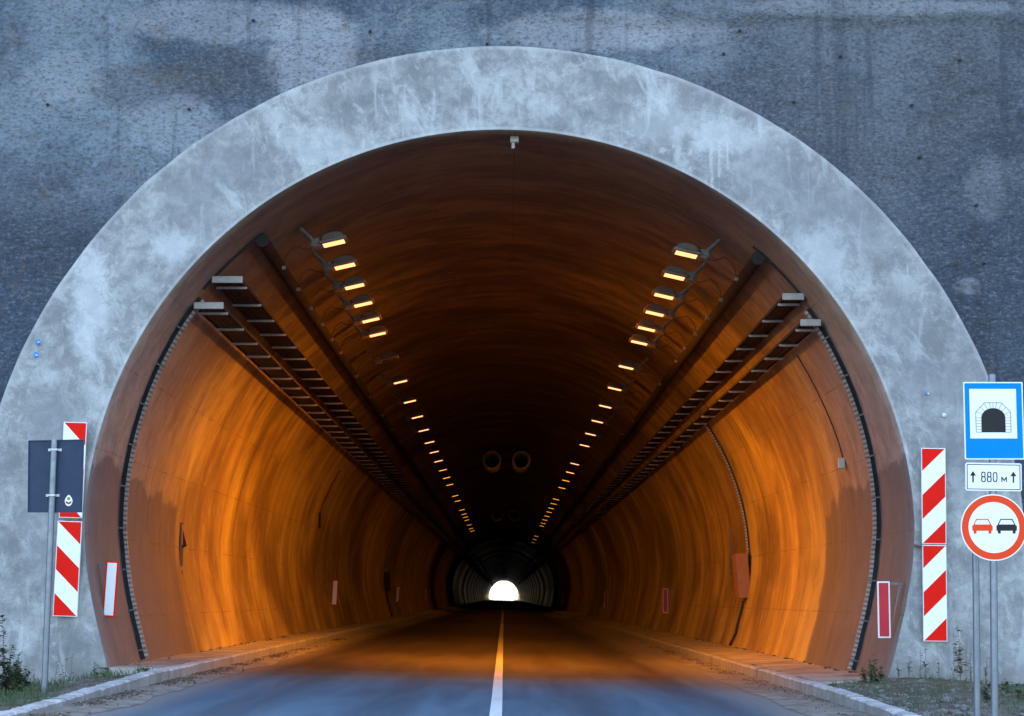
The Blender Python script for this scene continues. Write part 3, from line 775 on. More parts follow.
for side, z0, z1 in ((-1, 6.0, 6.92), (1, 5.85, 6.70)):
    pts = []
    for i in range(0, 400):
        t = i/800.; p = prof(t if side < 0 else 1-t, .03)
        if z0 < p.z < z1 and abs(p.x) > 2: pts.append(Vector((p.x, 32.5, p.z)))
    m = MB(); m.tube(pts, .018, 8)
    tag(m.build('cable', M_cable), 'thin black cable hugging the %s wall between upper cable tray and pipe end' % ('left' if side < 0 else 'right'), 'cable', 'thin cables up to the pipe ends')

# ------------------------------------------------------------------ jet fans
for (Y, zz, lab) in ((97, 7.52, 'nearer'), (162, 7.50, 'farther')):
    for k, xx in enumerate((-.545, .795)):
        t = thing('jet_fan', '%s round jet fan of the %s pair under the tunnel crown' % (('left','right')[k], lab), 'jet fan', (xx, Y, zz), 'jet fans under the tunnel crown')
        t.location.z = 7.53
        bm = MB(); n = 32
        prf = [(.36, -.012), (.375, -.03), (.43, -.02), (.43, .01), (.39, .06), (.37, .4), (.37, 2.6), (.40, 2.95), (.37, 3.0), (.33, 2.8), (.33, .3), (.355, .05)]
        vs = [(r*math.cos(2*PI*i/n), y, r*math.sin(2*PI*i/n)) for (r, y) in prf for i in range(n)]
        fs = [(a*n+i, a*n+(i+1) % n, ((a+1) % len(prf))*n+(i+1) % n, ((a+1) % len(prf))*n+i) for a in range(len(prf)) for i in range(n)]
        bm.add(vs, fs); bm.build('casing', M_fan, t, True)
        h = MB(); h.tube([(0,.9,0),(0,1.0,0),(0,1.6,0)], [.05,.13,.13], 16); h.build('hub', M_darkbox, t)
        for q in range(8):
            b = MB(); a = q*PI/4; M = Matrix.Rotation(a, 4, 'Y') @ Matrix.Rotation(.6, 4, 'Z')
            b.box(-.05, .05, 1.2, 1.21, .12, .32, Matrix.Rotation(a, 4, 'Y')); b.build('blade', M_darkbox, t)
        s_ = MB()
        for yy_ in (.5, 2.5): s_.box(-.30, -.26, yy_-.03, yy_+.03, .25, .62); s_.box(.26, .30, yy_-.03, yy_+.03, .25, .62)
        s_.build('hanger', M_lamparm, t)

# ------------------------------------------------------------------ wall delineators
lab_l = ['white reflector plate with red rim on the left wall right at the tunnel mouth', 'second white reflector plate along the left wall, well inside the tunnel',
         'third white reflector plate along the left wall, beside the dark cabinet', 'fourth small white reflector plate along the left wall', 'fifth and farthest tiny white reflector plate on the left wall']
lab_r = ['red reflector plate with white frame on the right wall right at the tunnel mouth', 'second red reflector plate along the right wall, beyond the brown cabinet',
         'third red reflector plate along the right wall', 'fourth small red reflector plate along the right wall', 'fifth and farthest tiny red reflector plate on the right wall']
def delineator(side, Y, label, zc, near):
    x = wall_x(zc, side)
    pw, ph = (.185, .82); px = x - side*.36 if not near else at(110.5 if side < 0 else 883.5, 590, Y).x
    t = thing('reflector_plate', label, 'reflector', (px, Y, zc-ph/2), 'reflector plates along the tunnel walls')
    m = MB(); tl = math.radians(-2.0*side*-1)
    M = Matrix.Translation((0,0,ph/2)) @ Matrix.Rotation(math.radians(3.0 if side < 0 else 0.), 4, 'Y')
    m.cbox(-pw/2, pw/2, -.008, .008, -ph/2, ph/2, .003, M)
    m.build('plate', M_red if side < 0 else M_frame, t)
    f = MB(); b = .024 if side < 0 else .022
    f.box(-pw/2+b, pw/2-b, -.0115, -.0095, -ph/2+b, ph/2-b, M); f.build('reflector_face', M_white if side < 0 else M_darkred, t)
    a = MB(); wx = x - px + side*.03
    a.box(*sorted((side*pw/2-side*.02, wx)), .012, .045, ph-.05, ph-.02)
    a.add([(side*pw/2, .02, .06), (side*pw/2, .03, .06), (wx-side*.02, .03, ph-.05), (wx-side*.02, .02, ph-.05), (wx-side*.06, .03, ph-.05), (wx-side*.06, .02, ph-.05)], [(0,1,2,3),(0,5,4,1),(0,3,5),(1,4,2)])
    a.build('bracket', M_lamparm, t)
for i, (yl, yr) in enumerate(((31.6,31.12),(71,72),(113,114),(153.5,156),(193.8,197))):
    delineator(-1, yl, lab_l[i], 1.42 if i == 0 else 1.45, i == 0); delineator(1, yr, lab_r[i], 1.12 if i == 0 else 1.18, i == 0)

# ------------------------------------------------------------------ cabinets and boxes
t = thing('cable_cabinet', 'rust-brown cable cabinet on the right wall at the foot of the thin channel', 'cabinet', (5.8, 51.5, 1.2))
xw = wall_x(1.75, 1)
m = MB(); M = Matrix.Translation((xw-5.8-.17, 0, .6)) @ Matrix.Rotation(math.radians(-4), 4, 'Y')
m.cbox(-.15, .15, -.35, .35, -.52, .55, .012, M); m.build('cabinet_body', M_box, t)
m = MB(); m.cbox(-.168, -.152, -.31, .31, -.48, .51, .006, M); m.build('door', M_box, t)
m = MB(); m.cbox(.03, .12, -.30, -.2, -.62, -.52, .008, M); m.build('cable_gland', M_darkbox, t)
m = MB(); pts = [(wall_x(z, 1)-5.8-.05, -.1+dy, z-1.2) for z, dy in ((1.22,0),(1.0,.0),(.7,.0),(.45,.0),(.3,.15),(.16,.4))]
m.tube(pts, .032, 8); m.build('cable', M_cable, t, True)
m = MB(); m.cbox(5.45, 5.66, 54.2, 55.0, 2.05, 3.0, .01)
xw2 = wall_x(2.5, 1); m = MB(); m.cbox(xw2-.10, xw2+.03, 55.2, 55.5, 1.9, 3.1, .01)
tag(m.build('wall_panel', M_lining), 'narrow vertical concrete patch panel on the right wall just behind the brown cabinet', 'panel')
t = thing('cable_cabinet', 'tall dark cable cabinet on the left wall below the pale channel, deep inside', 'cabinet', (-5.75, 108, 1.6))
xw = wall_x(2.1, -1)
m = MB(); m.cbox(xw+5.75+.02, xw+5.75+.30, -.3, .3, .0, .95, .012); m.build('cabinet_body', M_darkbox, t)
m = MB(); m.cbox(xw+5.75+.302, xw+5.75+.318, -.26, .26, .04, .9, .005); m.build('door', M_darkbox, t)
m = MB(); m.tube([(wall_x(z, -1)+5.75+.05, 0, z-1.6) for z in (1.62,1.3,1.0,.7,.4,.3)], .035, 8); m.build('cable', M_cable, t, True)
# little junction box with its cable, right wall
t = thing('junction_box', 'small grey junction box hanging on its cable on the right wall near the mouth', 'junction box', (5.85, 36, 3.5))
xw = wall_x(3.55, 1); m = MB(); m.cbox(xw-5.85-.13, xw-5.85-.02, -.05, .05, -.03, .15, .01); m.build('box_body', M_greybox, t)
m = MB(); m.tube([(wall_x(z, 1)-5.85-.02, .0, z-3.5) for z in (3.65,3.9,4.2,4.5,4.8,5.1,5.4)], .011, 6); m.build('cable', M_cable, t)
# left: open little niche door with a knob under it
pz = at(236, 545, 40); xw = wall_x(pz.z, -1)
t = thing('service_hatch', 'small service hatch ajar on the left wall with a dark opening below it', 'hatch', (xw, 40, pz.z))
m = MB(); m.cbox(.0, .035, -.16, .16, -.40, .42, .008); m.build('frame', M_darkbox, t)
m = MB(); m.add([(.04,.14,-.05),(.04,.16,.38),(.13,-.02,-.02),(.05,-.05,.30)], [(0,2,3,1)]); m.cbox(.036,.05,-.12,.12,.0,.38,.004); m.build('door', M_box, t)
m = MB(); m.cbox(-.02,.05,-.05,.05,-.56,-.48,.01); m.build('knob', M_darkbox, t)
# hanging cable end on the left wall
m = MB(); Yc = 67.
m.tube([(wall_x(z, -1)+.03, Yc, z) for z in (3.9,4.3,4.8,5.3)], .014, 6); m.tube([(wall_x(3.85, -1)+.04, Yc, 3.45), (wall_x(3.85, -1)+.04, Yc, 3.95)], .035, 8)
tag(m.build('cable_end', M_cable), 'dark cable hanging down the left wall below the trays, ending in a thick sleeve', 'cable')
# sensor at the crown
p = at(514.5, 140, 31.35); t = thing('ceiling_sensor', 'small pale box with a stub, fixed to the crown of the arch at the mouth', 'sensor', (p.x, 31.35, 8.09))
m = MB(); m.cbox(-.065, .065, -.06, .06, .0, .10, .01); m.build('box_body', M_greybox, t)
m = MB(); m.tube([(-.02,0,0),(-.02,0,-.09)], .028, 10); m.build('stub', M_greybox, t)
# survey tags
for (u, v, nm, lab, mm, w_, h_) in ((38, 342, 'survey_tag', 'upper blue and white tag nailed to the left side of the portal ring', M_bluetag, .055, .075),
                      (36, 355, 'survey_tag', 'lower small blue tag on the left side of the portal ring', M_bluetag, .05, .085),
                      (927, 393.5, 'survey_tag', 'tiny blue dot tag on the right side of the portal ring', M_bluetag, .035, .035),
                      (944, 415, 'anchor_bolt', 'pale anchor bolt sticking out of the right side of the portal ring', M_frame, .05, .05)):
    p = at(u, v, 30.96); t = thing(nm, lab, 'tag' if nm == 'survey_tag' else 'bolt', p)
    m = MB(); m.cbox(-w_/2, w_/2, -.008, .012, -h_/2, h_/2, .003); m.build('plate', mm, t)
    m = MB(); m.tube([(w_*.3, .06, 0), (w_*.3, -.05, -.005)], .012, 8); m.build('nail', M_frame, t)

# ------------------------------------------------------------------ chevron boards on the portal ring
def clip(poly, a, b, c):                 # keep a*x+b*y<=c
    out = []
    for i in range(len(poly)):
        p, q = poly[i], poly[(i+1) % len(poly)]; dp = a*p[0]+b*p[1]-c; dq = a*q[0]+b*q[1]-c
        if dp <= 0: out.append(p)
        if (dp < 0 < dq) or (dq < 0 < dp):
            k = dp/(dp-dq); out.append((p[0]+(q[0]-p[0])*k, p[1]+(q[1]-p[1])*k))
    return out
def extr(m, poly, y0, y1, M=None):       # polygon in (x, z) given thickness
    n = len(poly); vs = [Vector((x, y0, z)) for x, z in poly] + [Vector((x, y1, z)) for x, z in poly]
    if M is not None: vs = [M @ v for v in vs]
    ar = sum(poly[i][0]*poly[(i+1) % n][1]-poly[(i+1) % n][0]*poly[i][1] for i in range(n))
    fr = tuple(range(n)) if ar > 0 else tuple(range(n-1, -1, -1))
    fs = [fr, tuple(n+i for i in reversed(fr))]
    for i in range(n):
        j = (i+1) % n; fs.append((i, n+i, n+j, j) if ar > 0 else (j, n+j, n+i, i))
    m.add(vs, fs)
def chevron(uc, vt, vb, wpx, side, label, Y=30.9, ub=None, yaw=0., phase=0.):
    a, b = at(uc, vt, Y), at(ub or uc, vb, Y); tilt = math.atan2(a.x-b.x, a.z-b.z); H = a.z-b.z; W = wpx/FPX*Y*1.0
    t = thing('chevron_board', label, 'chevron board', (b.x, Y, b.z), 'red and white chevron boards beside the tunnel mouth')
    t.rotation_euler = (0, tilt, yaw)
    m = MB(); m.cbox(-W/2, W/2, -.006, .006, 0, H, .002); m.build('board', M_frame, t)
    m = MB(); e = .008; m.box(-W/2+e, W/2-e, -.009, -.0075, e, H-e); m.build('white_sheeting', M_white, t)
    P_ = H/4.0; mm = MB(); e = .012
    for k in range(-1, 5):
        t0, t1 = (2*k+phase)*P_/1.0, (2*k+1+phase)*P_/1.0
        poly = [(-W/2+e, e), (W/2-e, e), (W/2-e, H-e), (-W/2+e, H-e)]
        # s = distance down from the top plus across
        kx = P_/W
        if side > 0:   # v + u: v = H-z, u = x+W/2
            A, Bc = kx, -1.0; off = H+kx*W/2
        else:
            A, Bc = -kx, -1.0; off = H+kx*W/2
        poly = clip(poly, A, Bc, t1-off); poly = clip(poly, -A, -Bc, -(t0-off)) if poly else poly
        if len(poly) > 2: extr(mm, poly, -.0115, -.0095)
    mm.build('red_stripe', M_red, t)
    br = MB(); br.box(-W*.36, W*.36, .008, .03, H*.12, H*.15); br.box(-W*.36, W*.36, .008, .03, H*.85, H*.88)
    for zz in (.135, .865):
        for xx in (-.25, .25): br.tube([(W*xx, .03, H*zz), (W*xx, 31.02-Y, H*zz)], .012, 6)
    br.build('bracket', M_lamparm, t)
    return t
chevron(75.5, 422, 518, 23.5, -1, 'upper chevron board left of the mouth, half hidden behind the navy sign back', ub=70.5)
chevron(70.0, 521, 616.5, 24.5, -1, 'lower chevron board left of the mouth, with a chipped edge, below the other one', ub=65.)
chevron(933.2, 448, 544, 24.5, 1, 'upper chevron board on the right side of the portal ring', ub=934.2)
chevron(934.2, 545, 641.5, 24, 1, 'lower chevron board on the right side of the portal ring, just above the weeds', ub=935.4)
for u, v in ((72, 519.6), (922, 545)):
    p = at(u, v, 30.93); m = MB(); m.box(p.x-.10, p.x+.10, 30.90, 30.99, p.z-.02, p.z+.015); m.tube([(p.x-.05, 30.9, p.z), (p.x-.05, 30.86, p.z)], .018, 8)
    tag(m.build('wall_clamp', M_lamparm), 'dark steel clamp between the two %s chevron boards' % ('left' if u < 500 else 'right'), 'clamp')

# ------------------------------------------------------------------ signs at the right
def rrect(x0, x1, z0, z1, r, n=4):
    pts = []
    for cx, cz, a0 in ((x1-r, z1-r, 0), (x0+r, z1-r, 90), (x0+r, z0+r, 180), (x1-r, z0+r, 270)):
        for i in range(n+1): a = math.radians(a0+90*i/n); pts.append((cx+r*math.cos(a), cz+r*math.sin(a)))
    return pts
def circ(cx, cz, r, n=64): return [(cx+r*math.cos(2*PI*i/n), cz+r*math.sin(2*PI*i/n)) for i in range(n)]
YS = 21.0; sx = YS/FPX*1.006        # metres per pixel there
base = at(995.5, 716, YS); gx = base.x
gz = verge_h(gx, YS)
rs = thing('road_sign', 'grey post with a blue tunnel sign, an 880 m plate and a round no-overtaking sign', 'road sign', (gx, YS, gz))
def sgn(u, v): p = at(u, v, YS); return (p.x-gx, p.z-gz)
topz = sgn(993, 374)[1]
m = MB(); m.tube([(0, .045, -.3), (sgn(995.5,716)[0], .045, 0), (sgn(993, 374)[0], .045, topz)], .037, 16); m.build('pole', M_postm, rs, True)
# blue panel
x0, z1 = sgn(963, 382); x1, z0 = sgn(1024.5, 459.5)
m = MB(); extr(m, rrect(x0, x1, z0, z1, .012), -.004, .0); bp = m.build('sign_panel', M_white, rs); bp['label'] = 'blue rectangular tunnel sign with a white field'
m = MB(); extr(m, rrect(x0+.012, x1-.012, z0+.012, z1-.012, .008), -.0065, -.005); m.build('blue_field', M_blue, bp)
fx0, fz1 = sgn(969, 389); fx1, fz0 = sgn(1017, 438.5)
m = MB(); m.box(fx0, fx1, -.009, -.0075, fz0, fz1); m.build('white_field', M_white, bp)
# pictogram: dark arch in a stone surround
cx = (fx0+fx1)/2; s1 = sx
ax, aw = cx, 12.0*s1; zb = sgn(993, 432.2)[1]; zs_ = sgn(993, 418)[1]
arch = [(ax-aw, zb), (ax+aw, zb)] + [(ax+aw*math.cos(math.radians(a)), zs_+aw*.82*math.sin(math.radians(a))) for a in range(0, 181, 12)]
m = MB(); extr(m, arch, -.0115, -.010); m.build('tunnel_symbol', M_black, bp)
lw = .0028; m = MB()
def ln(p, q, w_=lw, y0=-.0115, y1=-.010):
    d = Vector((q[0]-p[0], q[1]-p[1])); L = d.length
    if L < 1e-6: return
    nx, nz = -d.y/L*w_/2, d.x/L*w_/2
    extr(m, [(p[0]+nx, p[1]+nz), (p[0]-nx, p[1]-nz), (q[0]-nx, q[1]-nz), (q[0]+nx, q[1]+nz)], y0, y1)
ow = 17.4*s1; oz = sgn(993, 412)[1]; tz = sgn(993, 402.8)[1]; tw = 8.4*s1
outl = [(ax-ow, zb), (ax-ow, oz), (ax-tw, tz), (ax+tw, tz), (ax+ow, oz), (ax+ow, zb)]
for p, q in zip(outl, outl[1:]): ln(p, q, .004)
ln((ax-ow, zb), (ax+ow, zb), .004)
for i in range(1, 6):
    zz = zb + (zs_-zb)*i/5.; ln((ax-ow, zz), (ax-aw, zz), lw, -.0118, -.0103); ln((ax+aw, zz), (ax+ow, zz), lw, -.0118, -.0103)
for a in (22, 44, 62, 78, 90, 102, 118, 136, 158):
    c_, s_ = math.cos(math.radians(a)), math.sin(math.radians(a)); p = (ax+aw*c_, zs_+aw*.82*s_)
    k = 0
    for _ in range(80):
        k += .001; q = (ax+(aw+k)*c_, zs_+(aw*.82+k)*s_)
        if abs(q[0]-ax) > ow or q[1] > tz or (abs(q[0]-ax)-tw)/(ow-tw) + (q[1]-oz)/(tz-oz) > 1: break
    ln(p, q, lw, -.0118, -.0103)
m.build('stone_symbol', M_black, bp)
# distance plate
x0, z1 = sgn(965, 463); x1, z0 = sgn(1022, 491)
M = Matrix.Translation(((x0+x1)/2, 0, (z0+z1)/2)) @ Matrix.Rotation(math.radians(.8), 4, 'Y')
hw, hh = (x1-x0)/2, (z1-z0)/2
m = MB(); extr(m, rrect(-hw, hw, -hh, hh, .02), -.004, 0, M); dp = m.build('distance_plate', M_white, rs); dp['label'] = 'white plate reading 880 м between two arrows'
m = MB(); b = .014; lw2 = .007
for q in ((-hw+b, hw-b, hh-b-lw2, hh-b), (-hw+b, hw-b, -hh+b, -hh+b+lw2)): m.box(q[0], q[1], -.0065, -.005, q[2], q[3], M)
for q in ((-hw+b, -hw+b+lw2), (hw-b-lw2, hw-b)): m.box(q[0], q[1], -.0065, -.005, -hh+b+lw2, hh-b-lw2, M)
m.build('border', M_black, dp)
m = MB()
for s_ in (-1, 1):
    cx_ = s_*.200-.004; h = .056
    extr(m, [(cx_, h), (cx_-.029, h-.045), (cx_+.029, h-.045)], -.0065, -.005, M)
    extr(m, [(cx_-.007, h-.045), (cx_-.007, -h), (cx_+.007, -h), (cx_+.007, h-.045)][::-1], -.0066, -.005, M)
m.build('arrow', M_black, dp)
def stroke_digit(m, kind, cx, w_, h, lw_):
    def ring(zc, rw, rh, n=28):
        vs = []
        for i in range(n):
            a = 2*PI*i/n; c_, s_ = math.cos(a), math.sin(a); e = .62
            fx = math.copysign(abs(c_)**e, c_); fz = math.copysign(abs(s_)**e, s_)
            for (rr, rz) in ((rw, rh), (rw-lw_, rh-lw_)): vs.append(M @ Vector((cx+fx*rr, -.0062, zc+fz*rz)))
        m.add(vs, [(2*i, 2*((i+1) % n), 2*((i+1) % n)+1, 2*i+1) for i in range(n)])
    if kind == '0': ring(0, w_/2, h/2)
    else: ring(h*.245, w_/2*.92, h*.255+lw_/2*.5); ring(-h*.235, w_/2, h*.265+lw_/2*.5)
m = MB()
for k, c_ in (('8', -.101), ('8', -.043), ('0', .015)): stroke_digit(m, k, c_, .046, .098, .0095)
# small cyrillic letter м
mx, mb, mh, mw, lw_ = .104, -.049, .052, .046, .009
for (p, q) in (((mx-mw/2, mb), (mx-mw/2, mb+mh)), ((mx+mw/2, mb), (mx+mw/2, mb+mh))): m.box(p[0]-lw_/2, p[0]+lw_/2, -.0066, -.005, mb, mb+mh, M)
extr(m, [(mx-mw/2+lw_/2, mb+mh), (mx, mb+mh*.45), (mx, mb+mh*.15), (mx-mw/2+lw_/2, mb+mh*.62)], -.0064, -.005, M)
extr(m, [(mx+mw/2-lw_/2, mb+mh), (mx, mb+mh*.45), (mx, mb+mh*.15), (mx+mw/2-lw_/2, mb+mh*.62)][::-1], -.0064, -.005, M)
m.build('lettering', M_black, dp)
# no-overtaking disc
ccx, ccz = sgn(993.8, 527.5); R0 = 33.0*sx
m = MB(); extr(m, circ(ccx, ccz, R0), -.004, 0); rd = m.build('round_panel', M_white, rs); rd['label'] = 'round no-overtaking sign with a red and a black car'
m = MB(); n = 64; vs = []
for i in range(n):
    a = 2*PI*i/n
    for rr in (R0*.965, R0*.765): vs.append((ccx+rr*math.cos(a), -.0055, ccz+rr*math.sin(a)))
m.add(vs, [(2*i, 2*i+1, 2*((i+1) % n)+1, 2*((i+1) % n)) for i in range(n)]); m.build('red_border', M_orange, rd)
def car_sym(cx, mat):
    m = MB(); k = sx*1.0; cz = ccz
    def pg(pts, y=-.0065): extr(m, [(cx+p[0]*k, cz+p[1]*k) for p in pts], y, -.005)
    pg([(-10,-3.2),(10,-3.2),(10.2,1.2),(8.6,3.0),(-8.6,3.0),(-10.2,1.2)][::1])
    pg([(-8.6,-6),(-6,-6),(-6,-3.1),(-8.9,-3.1)], -.0066); pg([(6,-6),(8.6,-6),(8.9,-3.1),(6,-3.1)], -.0066)
    for a, b in (((-8.2,2.9),(-5.6,8.2)), ((5.6,8.2),(8.2,2.9)), ((-5.8,8.1),(5.8,8.1))):
        d = Vector((b[0]-a[0], b[1]-a[1])).normalized(); nx, nz = -d.y*.45, d.x*.45
        pg([(a[0]+nx,a[1]+nz),(a[0]-nx,a[1]-nz),(b[0]-nx,b[1]-nz),(b[0]+nx,b[1]+nz)], -.0068)
    return m
car_sym(ccx-11.4*sx, 0).build('car_symbol', M_orange, rd); car_sym(ccx+12.6*sx, 0).build('car_symbol', M_black, rd)
for (u, v) in ((994, 395), (994, 447), (994, 470), (994, 505), (994, 548)):
    q = sgn(u, v); m = MB(); m.box(q[0]-.10, q[0]+.10, .001, .010, q[1]-.014, q[1]+.014); m.cbox(q[0]-.045, q[0]+.045, .012, .09, q[1]-.014, q[1]+.014, .003)
    m.build('clamp', M_galv, rs)
# second, thinner post behind
YP = 22.0; p = at(977, 716, YP); q = at(975.5, 545, YP)
m = MB(); gz2 = verge_h(p.x, YP); m.tube([(p.x, YP, gz2-.2), (q.x, YP, q.z)], .035, 14)
tag(m.build('post', M_postm, None, True), 'bare grey steel post just left of the signpost, its top behind the round sign', 'post')

# ------------------------------------------------------------------ navy sign back at the left
YL = 26.8; b0 = at(45, 692, YL); t0 = at(55.2, 440, YL)
ls = thing('road_sign', 'back of a navy rectangular sign on a leaning grey pole left of the mouth', 'road sign', (b0.x, YL, verge_h(b0.x, YL)))
lz = ls.location.z
def lg(u, v, dy=0.): p = at(u, v, YL); return Vector((p.x-b0.x, dy, p.z-lz))
m = MB(); m.tube([Vector((0, -.05, -.25)), lg(45.2, 690, -.05), lg(55.2, 440, -.05)], .040, 16); m.build('pole', M_postm, ls, True)
cs = [lg(28.8, 441), lg(83.8, 439.8), lg(81.8, 512), lg(28.2, 512)]
m = MB(); extr(m, [(c.x, c.z) for c in cs][::-1], .004, .008); 
bmx = m.build('sign_panel', M_signback, ls)
bv = bmx.modifiers.new('bevel', 'BEVEL'); bv.width = .002; bv.segments = 2
# folded rim
m = MB()
for a, b in zip(cs, cs[1:]+cs[:1]):
    d = (b-a).normalized(); nn = Vector((-d.z, 0, d.x))*.006
    pts = [(a.x-nn.x, a.z-nn.z), (b.x-nn.x, b.z-nn.z), (b.x+nn.x, b.z+nn.z), (a.x+nn.x, a.z+nn.z)]
    extr(m, pts, -.010, .0035)
m.build('rim', M_signback, ls)
for v in (450, 495.5):
    c = lg(55 if v < 470 else 52.8, v); m = MB()
    m.cbox(c.x-.085, c.x+.085, -.012, .003, c.z-.018, c.z+.018, .003); m.cbox(c.x-.048, c.x+.048, -.096, -.008, c.z-.014, c.z+.014, .004)
    m.build('clamp', M_galv, ls)
c = lg(68.6, 500.5); k = YL/FPX; m = MB()
dro = [(c.x+3.9*k*math.sin(a)*(1 if math.cos(a) < .2 else 1-.35*max(0, math.cos(a))), c.z+5.6*k*math.cos(a)) for a in [2*PI*i/28 for i in range(28)]]
extr(m, dro, .0015, .0035); st = m.build('sticker', M_white, ls); st['label'] = 'small drop-shaped crest sticker, white with green and red'
m = MB(); extr(m, circ(c.x, c.z+1.9*k, 1.7*k, 16), .0005, .0012); m.build('green_mark', M_green, st)
m = MB()
for s_ in (-1, 1): extr(m, [(c.x, c.z-1.9*k), (c.x+s_*2.9*k, c.z-.2*k), (c.x+s_*2.7*k, c.z-2.6*k), (c.x, c.z-4.0*k)][::s_], .0005, .0012)
m.build('red_mark', M_darkred, st)

# ------------------------------------------------------------------ weeds, stones and litter
def weed(x, y, h, label, seed, mat=None, stems=3, leafy=1.0, spread=.35, leaf=.048, grp='weeds at the foot of the portal', name='weed', zoff=0):
    r = random.Random(seed); z = verge_h(x, y)-.01+zoff; mat = mat or M_leaf
    t = thing(name, label, 'weed', (x, y, z), grp)
    st = MB(); lf = MB()
    for s_ in range(stems):
        a = r.uniform(0, 2*PI); hh = h*(1 if s_ == 0 else r.uniform(.45, .9)); sp = spread*hh*r.uniform(.2, .8)*(0.3 if s_ == 0 else 1)
        pts = [Vector((math.cos(a)*sp*k**1.4 + r.uniform(-.01,.01), math.sin(a)*sp*k**1.4, hh*k)) for k in (0,.25,.5,.75,1)]
        st.tube(pts, [.0045+.004*h, .004, .0035, .003, .0015], 5)
        nl = int((9 if leafy < 1.3 else 16)*hh/.3*leafy)
        for i in range(nl):
            k = r.uniform(.1, 1)**(.6 if leafy < 1.5 else 1.); j = min(3, int(k*4)); p = pts[j].lerp(pts[j+1], k*4-j)
            b = r.uniform(0, 2*PI); L = leaf*r.choice((.5,.8,1.1,1.6,2.3))*(1.25-k*.6)*(1 if leafy > 1.1 else .7); W_ = L*r.uniform(.22, .4); e = r.uniform(-.3, .9)
            d = Vector((math.cos(b)*math.cos(e), math.sin(b)*math.cos(e), math.sin(e))); sd_ = d.cross(Vector((0,0,1))).normalized()*W_
            q = p + d*L*.5; tip = p + d*L + Vector((0,0,-L*.25))
            lf.add([p, q+sd_, tip, q-sd_], [(0,1,2,3)])
    st.build('stem', M_dry, t)
    if lf.v: lf.build('leaves', mat, t)
    return t
def wx(u, Y): return at(u, 600, Y).x
YW = 30.5
specs = [ # u, Y, height, label, material, stems, leafy
 (6, 27.2, 1.02, 'tall dark seedy weed at the left picture edge beside the leaning pole', M_leaf_dark, 4, 2.6),
 (19, 28.0, .50, 'bushy dark green weed between the tall weed and the leaning pole', M_leaf, 12, 2.2),
 (11, 27.4, .42, 'low green weed clump at the foot of the tall dark weed', M_leaf, 12, 2.2),
 (27, 28.6, .38, 'dark weed clump just left of the leaning pole', M_leaf_dark, 9, 1.8),
 (36, 29.6, .26, 'short sprig of weed behind the foot of the leaning pole', M_leaf_dark, 3, 1.0),
 (66, 30.4, .58, 'thin wiry weed standing against the ring right of the leaning pole', M_leaf_dark, 2, .8),
 (57, 30.5, .36, 'very thin twig of weed between leaning pole and the wiry weed', M_leaf_dark, 1, .4),
 (72, 30.5, .46, 'faint twig with few leaves just right of the wiry weed', M_leaf_dark, 1, .5),
 (97, 30.2, .24, 'small leafy weed in front of the left foot of the arch', M_leaf, 2, 1.6),
 (107, 30.3, .24, 'single sprig of weed at the very corner of the left arch foot', M_leaf, 1, 1.6),
 (140, 29.9, .18, 'low weed at the start of the left walkway', M_leaf, 3, 1.4),
 (147, 29.7, .15, 'tiny weed on the left kerb', M_leaf, 3, 1.4),
 (872, 30.2, .42, 'bushy green weed below the right red reflector plate', M_leaf, 7, 1.5),
 (862, 30.3, .24, 'low green weed left of the bushy one near the right channel foot', M_leaf, 6, 1.4),
 (879, 30.4, .22, 'low weed right of the bushy green one at the right arch foot', M_leaf, 5, 1.4),
 (897, 30.6, .28, 'weed tuft against the ring left of the lower right chevron board', M_leaf_dark, 4, 1.1),
 (908, 30.6, .30, 'weed tuft directly left below the lower right chevron board', M_leaf_dark, 4, 1.1),
 (918, 30.6, .42, 'sparse weed under the left edge of the lower right chevron board', M_leaf_dark, 2, .9),
 (924, 30.6, .50, 'upright reddish weed under the lower right chevron board', M_dry, 2, 1.2),
 (937, 30.6, .30, 'short sprig right below the lower right chevron board', M_leaf_dark, 2, .8),
 (952, 30.5, .34, 'sparse weed between the right chevron board and the dry stalk', M_leaf_dark, 2, .7),
 (959, 30.3, .78, 'tall brown dry stalk left of the grey posts', M_dry, 2, 1.6),
 (964, 30.3, .55, 'thin dry stalk leaning beside the tall brown one', M_dry, 1, .6),
 (969, 30.2, .42, 'branching weed just left of the bare post', M_leaf_dark, 3, .8),
 (984, 29.8, .42, 'weed growing between the two grey posts', M_leaf_dark, 3, .8),
 (1004, 26.0, .22, 'green weed right of the signpost foot', M_leaf, 5, 1.3),
 (1016, 25.0, .20, 'green weed in the bottom right corner', M_leaf, 5, 1.3),
 (986, 24.0, .26, 'dark leafy weed between the posts near the bottom edge', M_leaf_dark, 6, 1.3)]
for i, (u, Y, h, lab, mt, ns, lf) in enumerate(specs): weed(wx(u, Y), Y, h, lab, 50+i, mt, ns, lf)
# grass and low cover on the verges (uncountable)
r = random.Random(21); m = MB()
for i in range(9000):
    if i % 2: x = r.uniform(-8.3, -4.95); y = r.uniform(22, 30.8); dens = mnoise.noise(Vector((x*1.3, y*.7, 0)))+ (.35 if x < -5.9 else -.05)
    else: x = r.uniform(4.6, 8.2); y = r.uniform(21, 30.8); dens = mnoise.noise(Vector((x*1.3, y*.7, 9))) + .12
    if dens < .02: continue
    z = verge_h(x, y)-.005; L = r.uniform(.03, .13 if x < 0 else .09); a = r.uniform(0, 2*PI); d = Vector((math.cos(a), math.sin(a), 0))
    q = Vector((x, y, z)); s_ = Vector((-d.y, d.x, 0))*.004; l_ = d*L*r.uniform(.1, .7)
    m.add([q-s_, q+s_, q+l_*.5+Vector((0,0,L*.7))+s_*.7, q+l_+Vector((0,0,L)), q+l_*.5+Vector((0,0,L*.7))-s_*.7], [(0,1,2,3,4)])
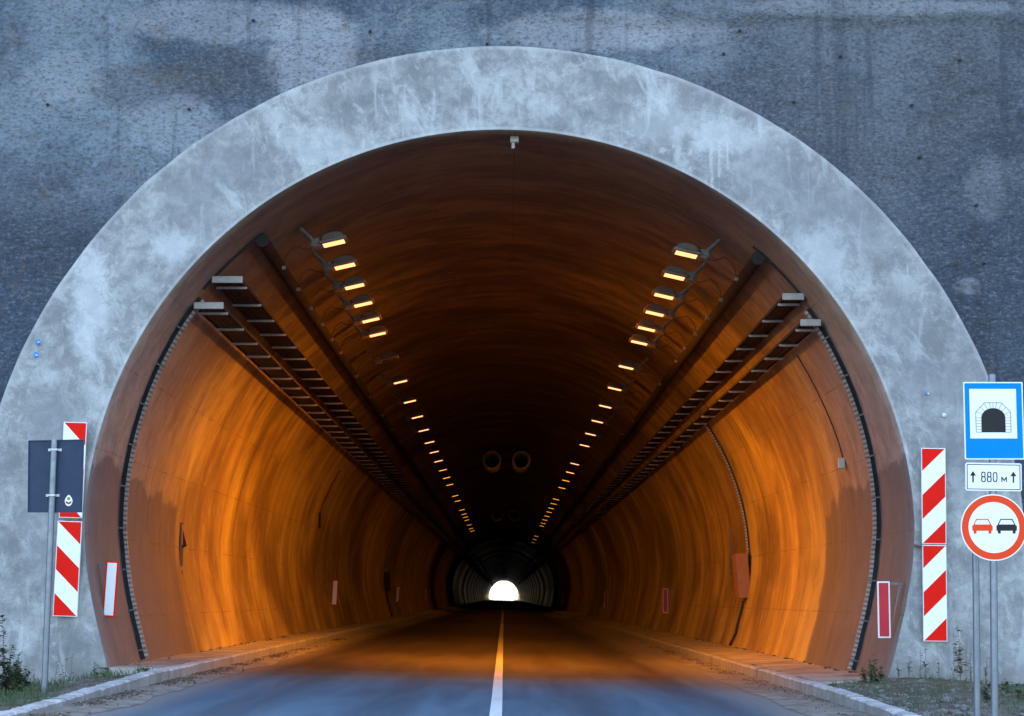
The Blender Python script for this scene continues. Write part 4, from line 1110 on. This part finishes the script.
tag(m.build('grass', M_leaf), 'sparse low grass and ground cover on both verges', 'grass', kind='stuff')
def rocks(m, x, y, z, s_, r):
    bm = bmesh.new(); bmesh.ops.create_icosphere(bm, subdivisions=1, radius=1)
    sc = Vector((s_*r.uniform(.7,1.5), s_*r.uniform(.7,1.4), s_*r.uniform(.35,.7))); rot = Matrix.Rotation(r.uniform(0, 6), 3, 'Z')
    bm.verts.index_update(); vs = []
    for v in bm.verts:
        c_ = v.co*(1+r.uniform(-.25,.25)); vs.append(Vector((x,y,z)) + rot @ Vector((c_.x*sc.x, c_.y*sc.y, c_.z*sc.z)))
    m.add(vs, [tuple(v.index for v in f.verts) for f in bm.faces]); bm.free()
r = random.Random(5); m = MB()
for i in range(420):
    y = r.uniform(21, 30.9)
    if r.random() < .72: x = 4.62 + abs(r.gauss(0, .75)); s_ = r.choice((.015,.02,.03,.045,.07 if x < 5.3 and y < 26 else .03))
    else: x = -5.0 - abs(r.gauss(0, .8)); s_ = r.choice((.012,.018,.03))
    if abs(x) > 8.2: continue
    rocks(m, x, y, verge_h(x, y)+s_*.2, s_, r)
tag(m.build('rubble', M_stone), 'pale broken stones scattered on both verges behind the kerbs', 'rubble', kind='stuff')
m = MB(); r = random.Random(8)
for i in range(5200):
    y = 20 + 40*r.random()**1.6
    if r.random() < .6: x = -4.70 + abs(r.gauss(0, .17)) ; 
    else: x = 4.36 - abs(r.gauss(0, .20))
    k = mnoise.noise(Vector((y*.9, x, 3)))
    if k < -.18+.3*r.random(): continue
    s_ = r.uniform(.006, .017)*(1.25 if x < 0 else 1)
    rocks(m, x, y, road_z(x)+.03+s_*.3*(1 if abs(x) < 4.3 else 1.8), s_, r)
tag(m.build('road_debris', M_debris), 'dry leaves, soil crumbs and grit gathered along both kerb toes', 'debris', kind='stuff')
# small clods on the walkways
m = MB()
for i in range(160):
    s = r.choice((-1, 1)); y = 32 + 30*r.random()
    x = r.uniform(-5.75, -5.5) if s < 0 else r.uniform(5.4, 5.62)
    rocks(m, x, y, (.30 if s < 0 else .125), r.uniform(.012, .04), r)
tag(m.build('walkway_grit', M_debris), 'dark clods of grit along the foot of the tunnel walls', 'debris', kind='stuff')
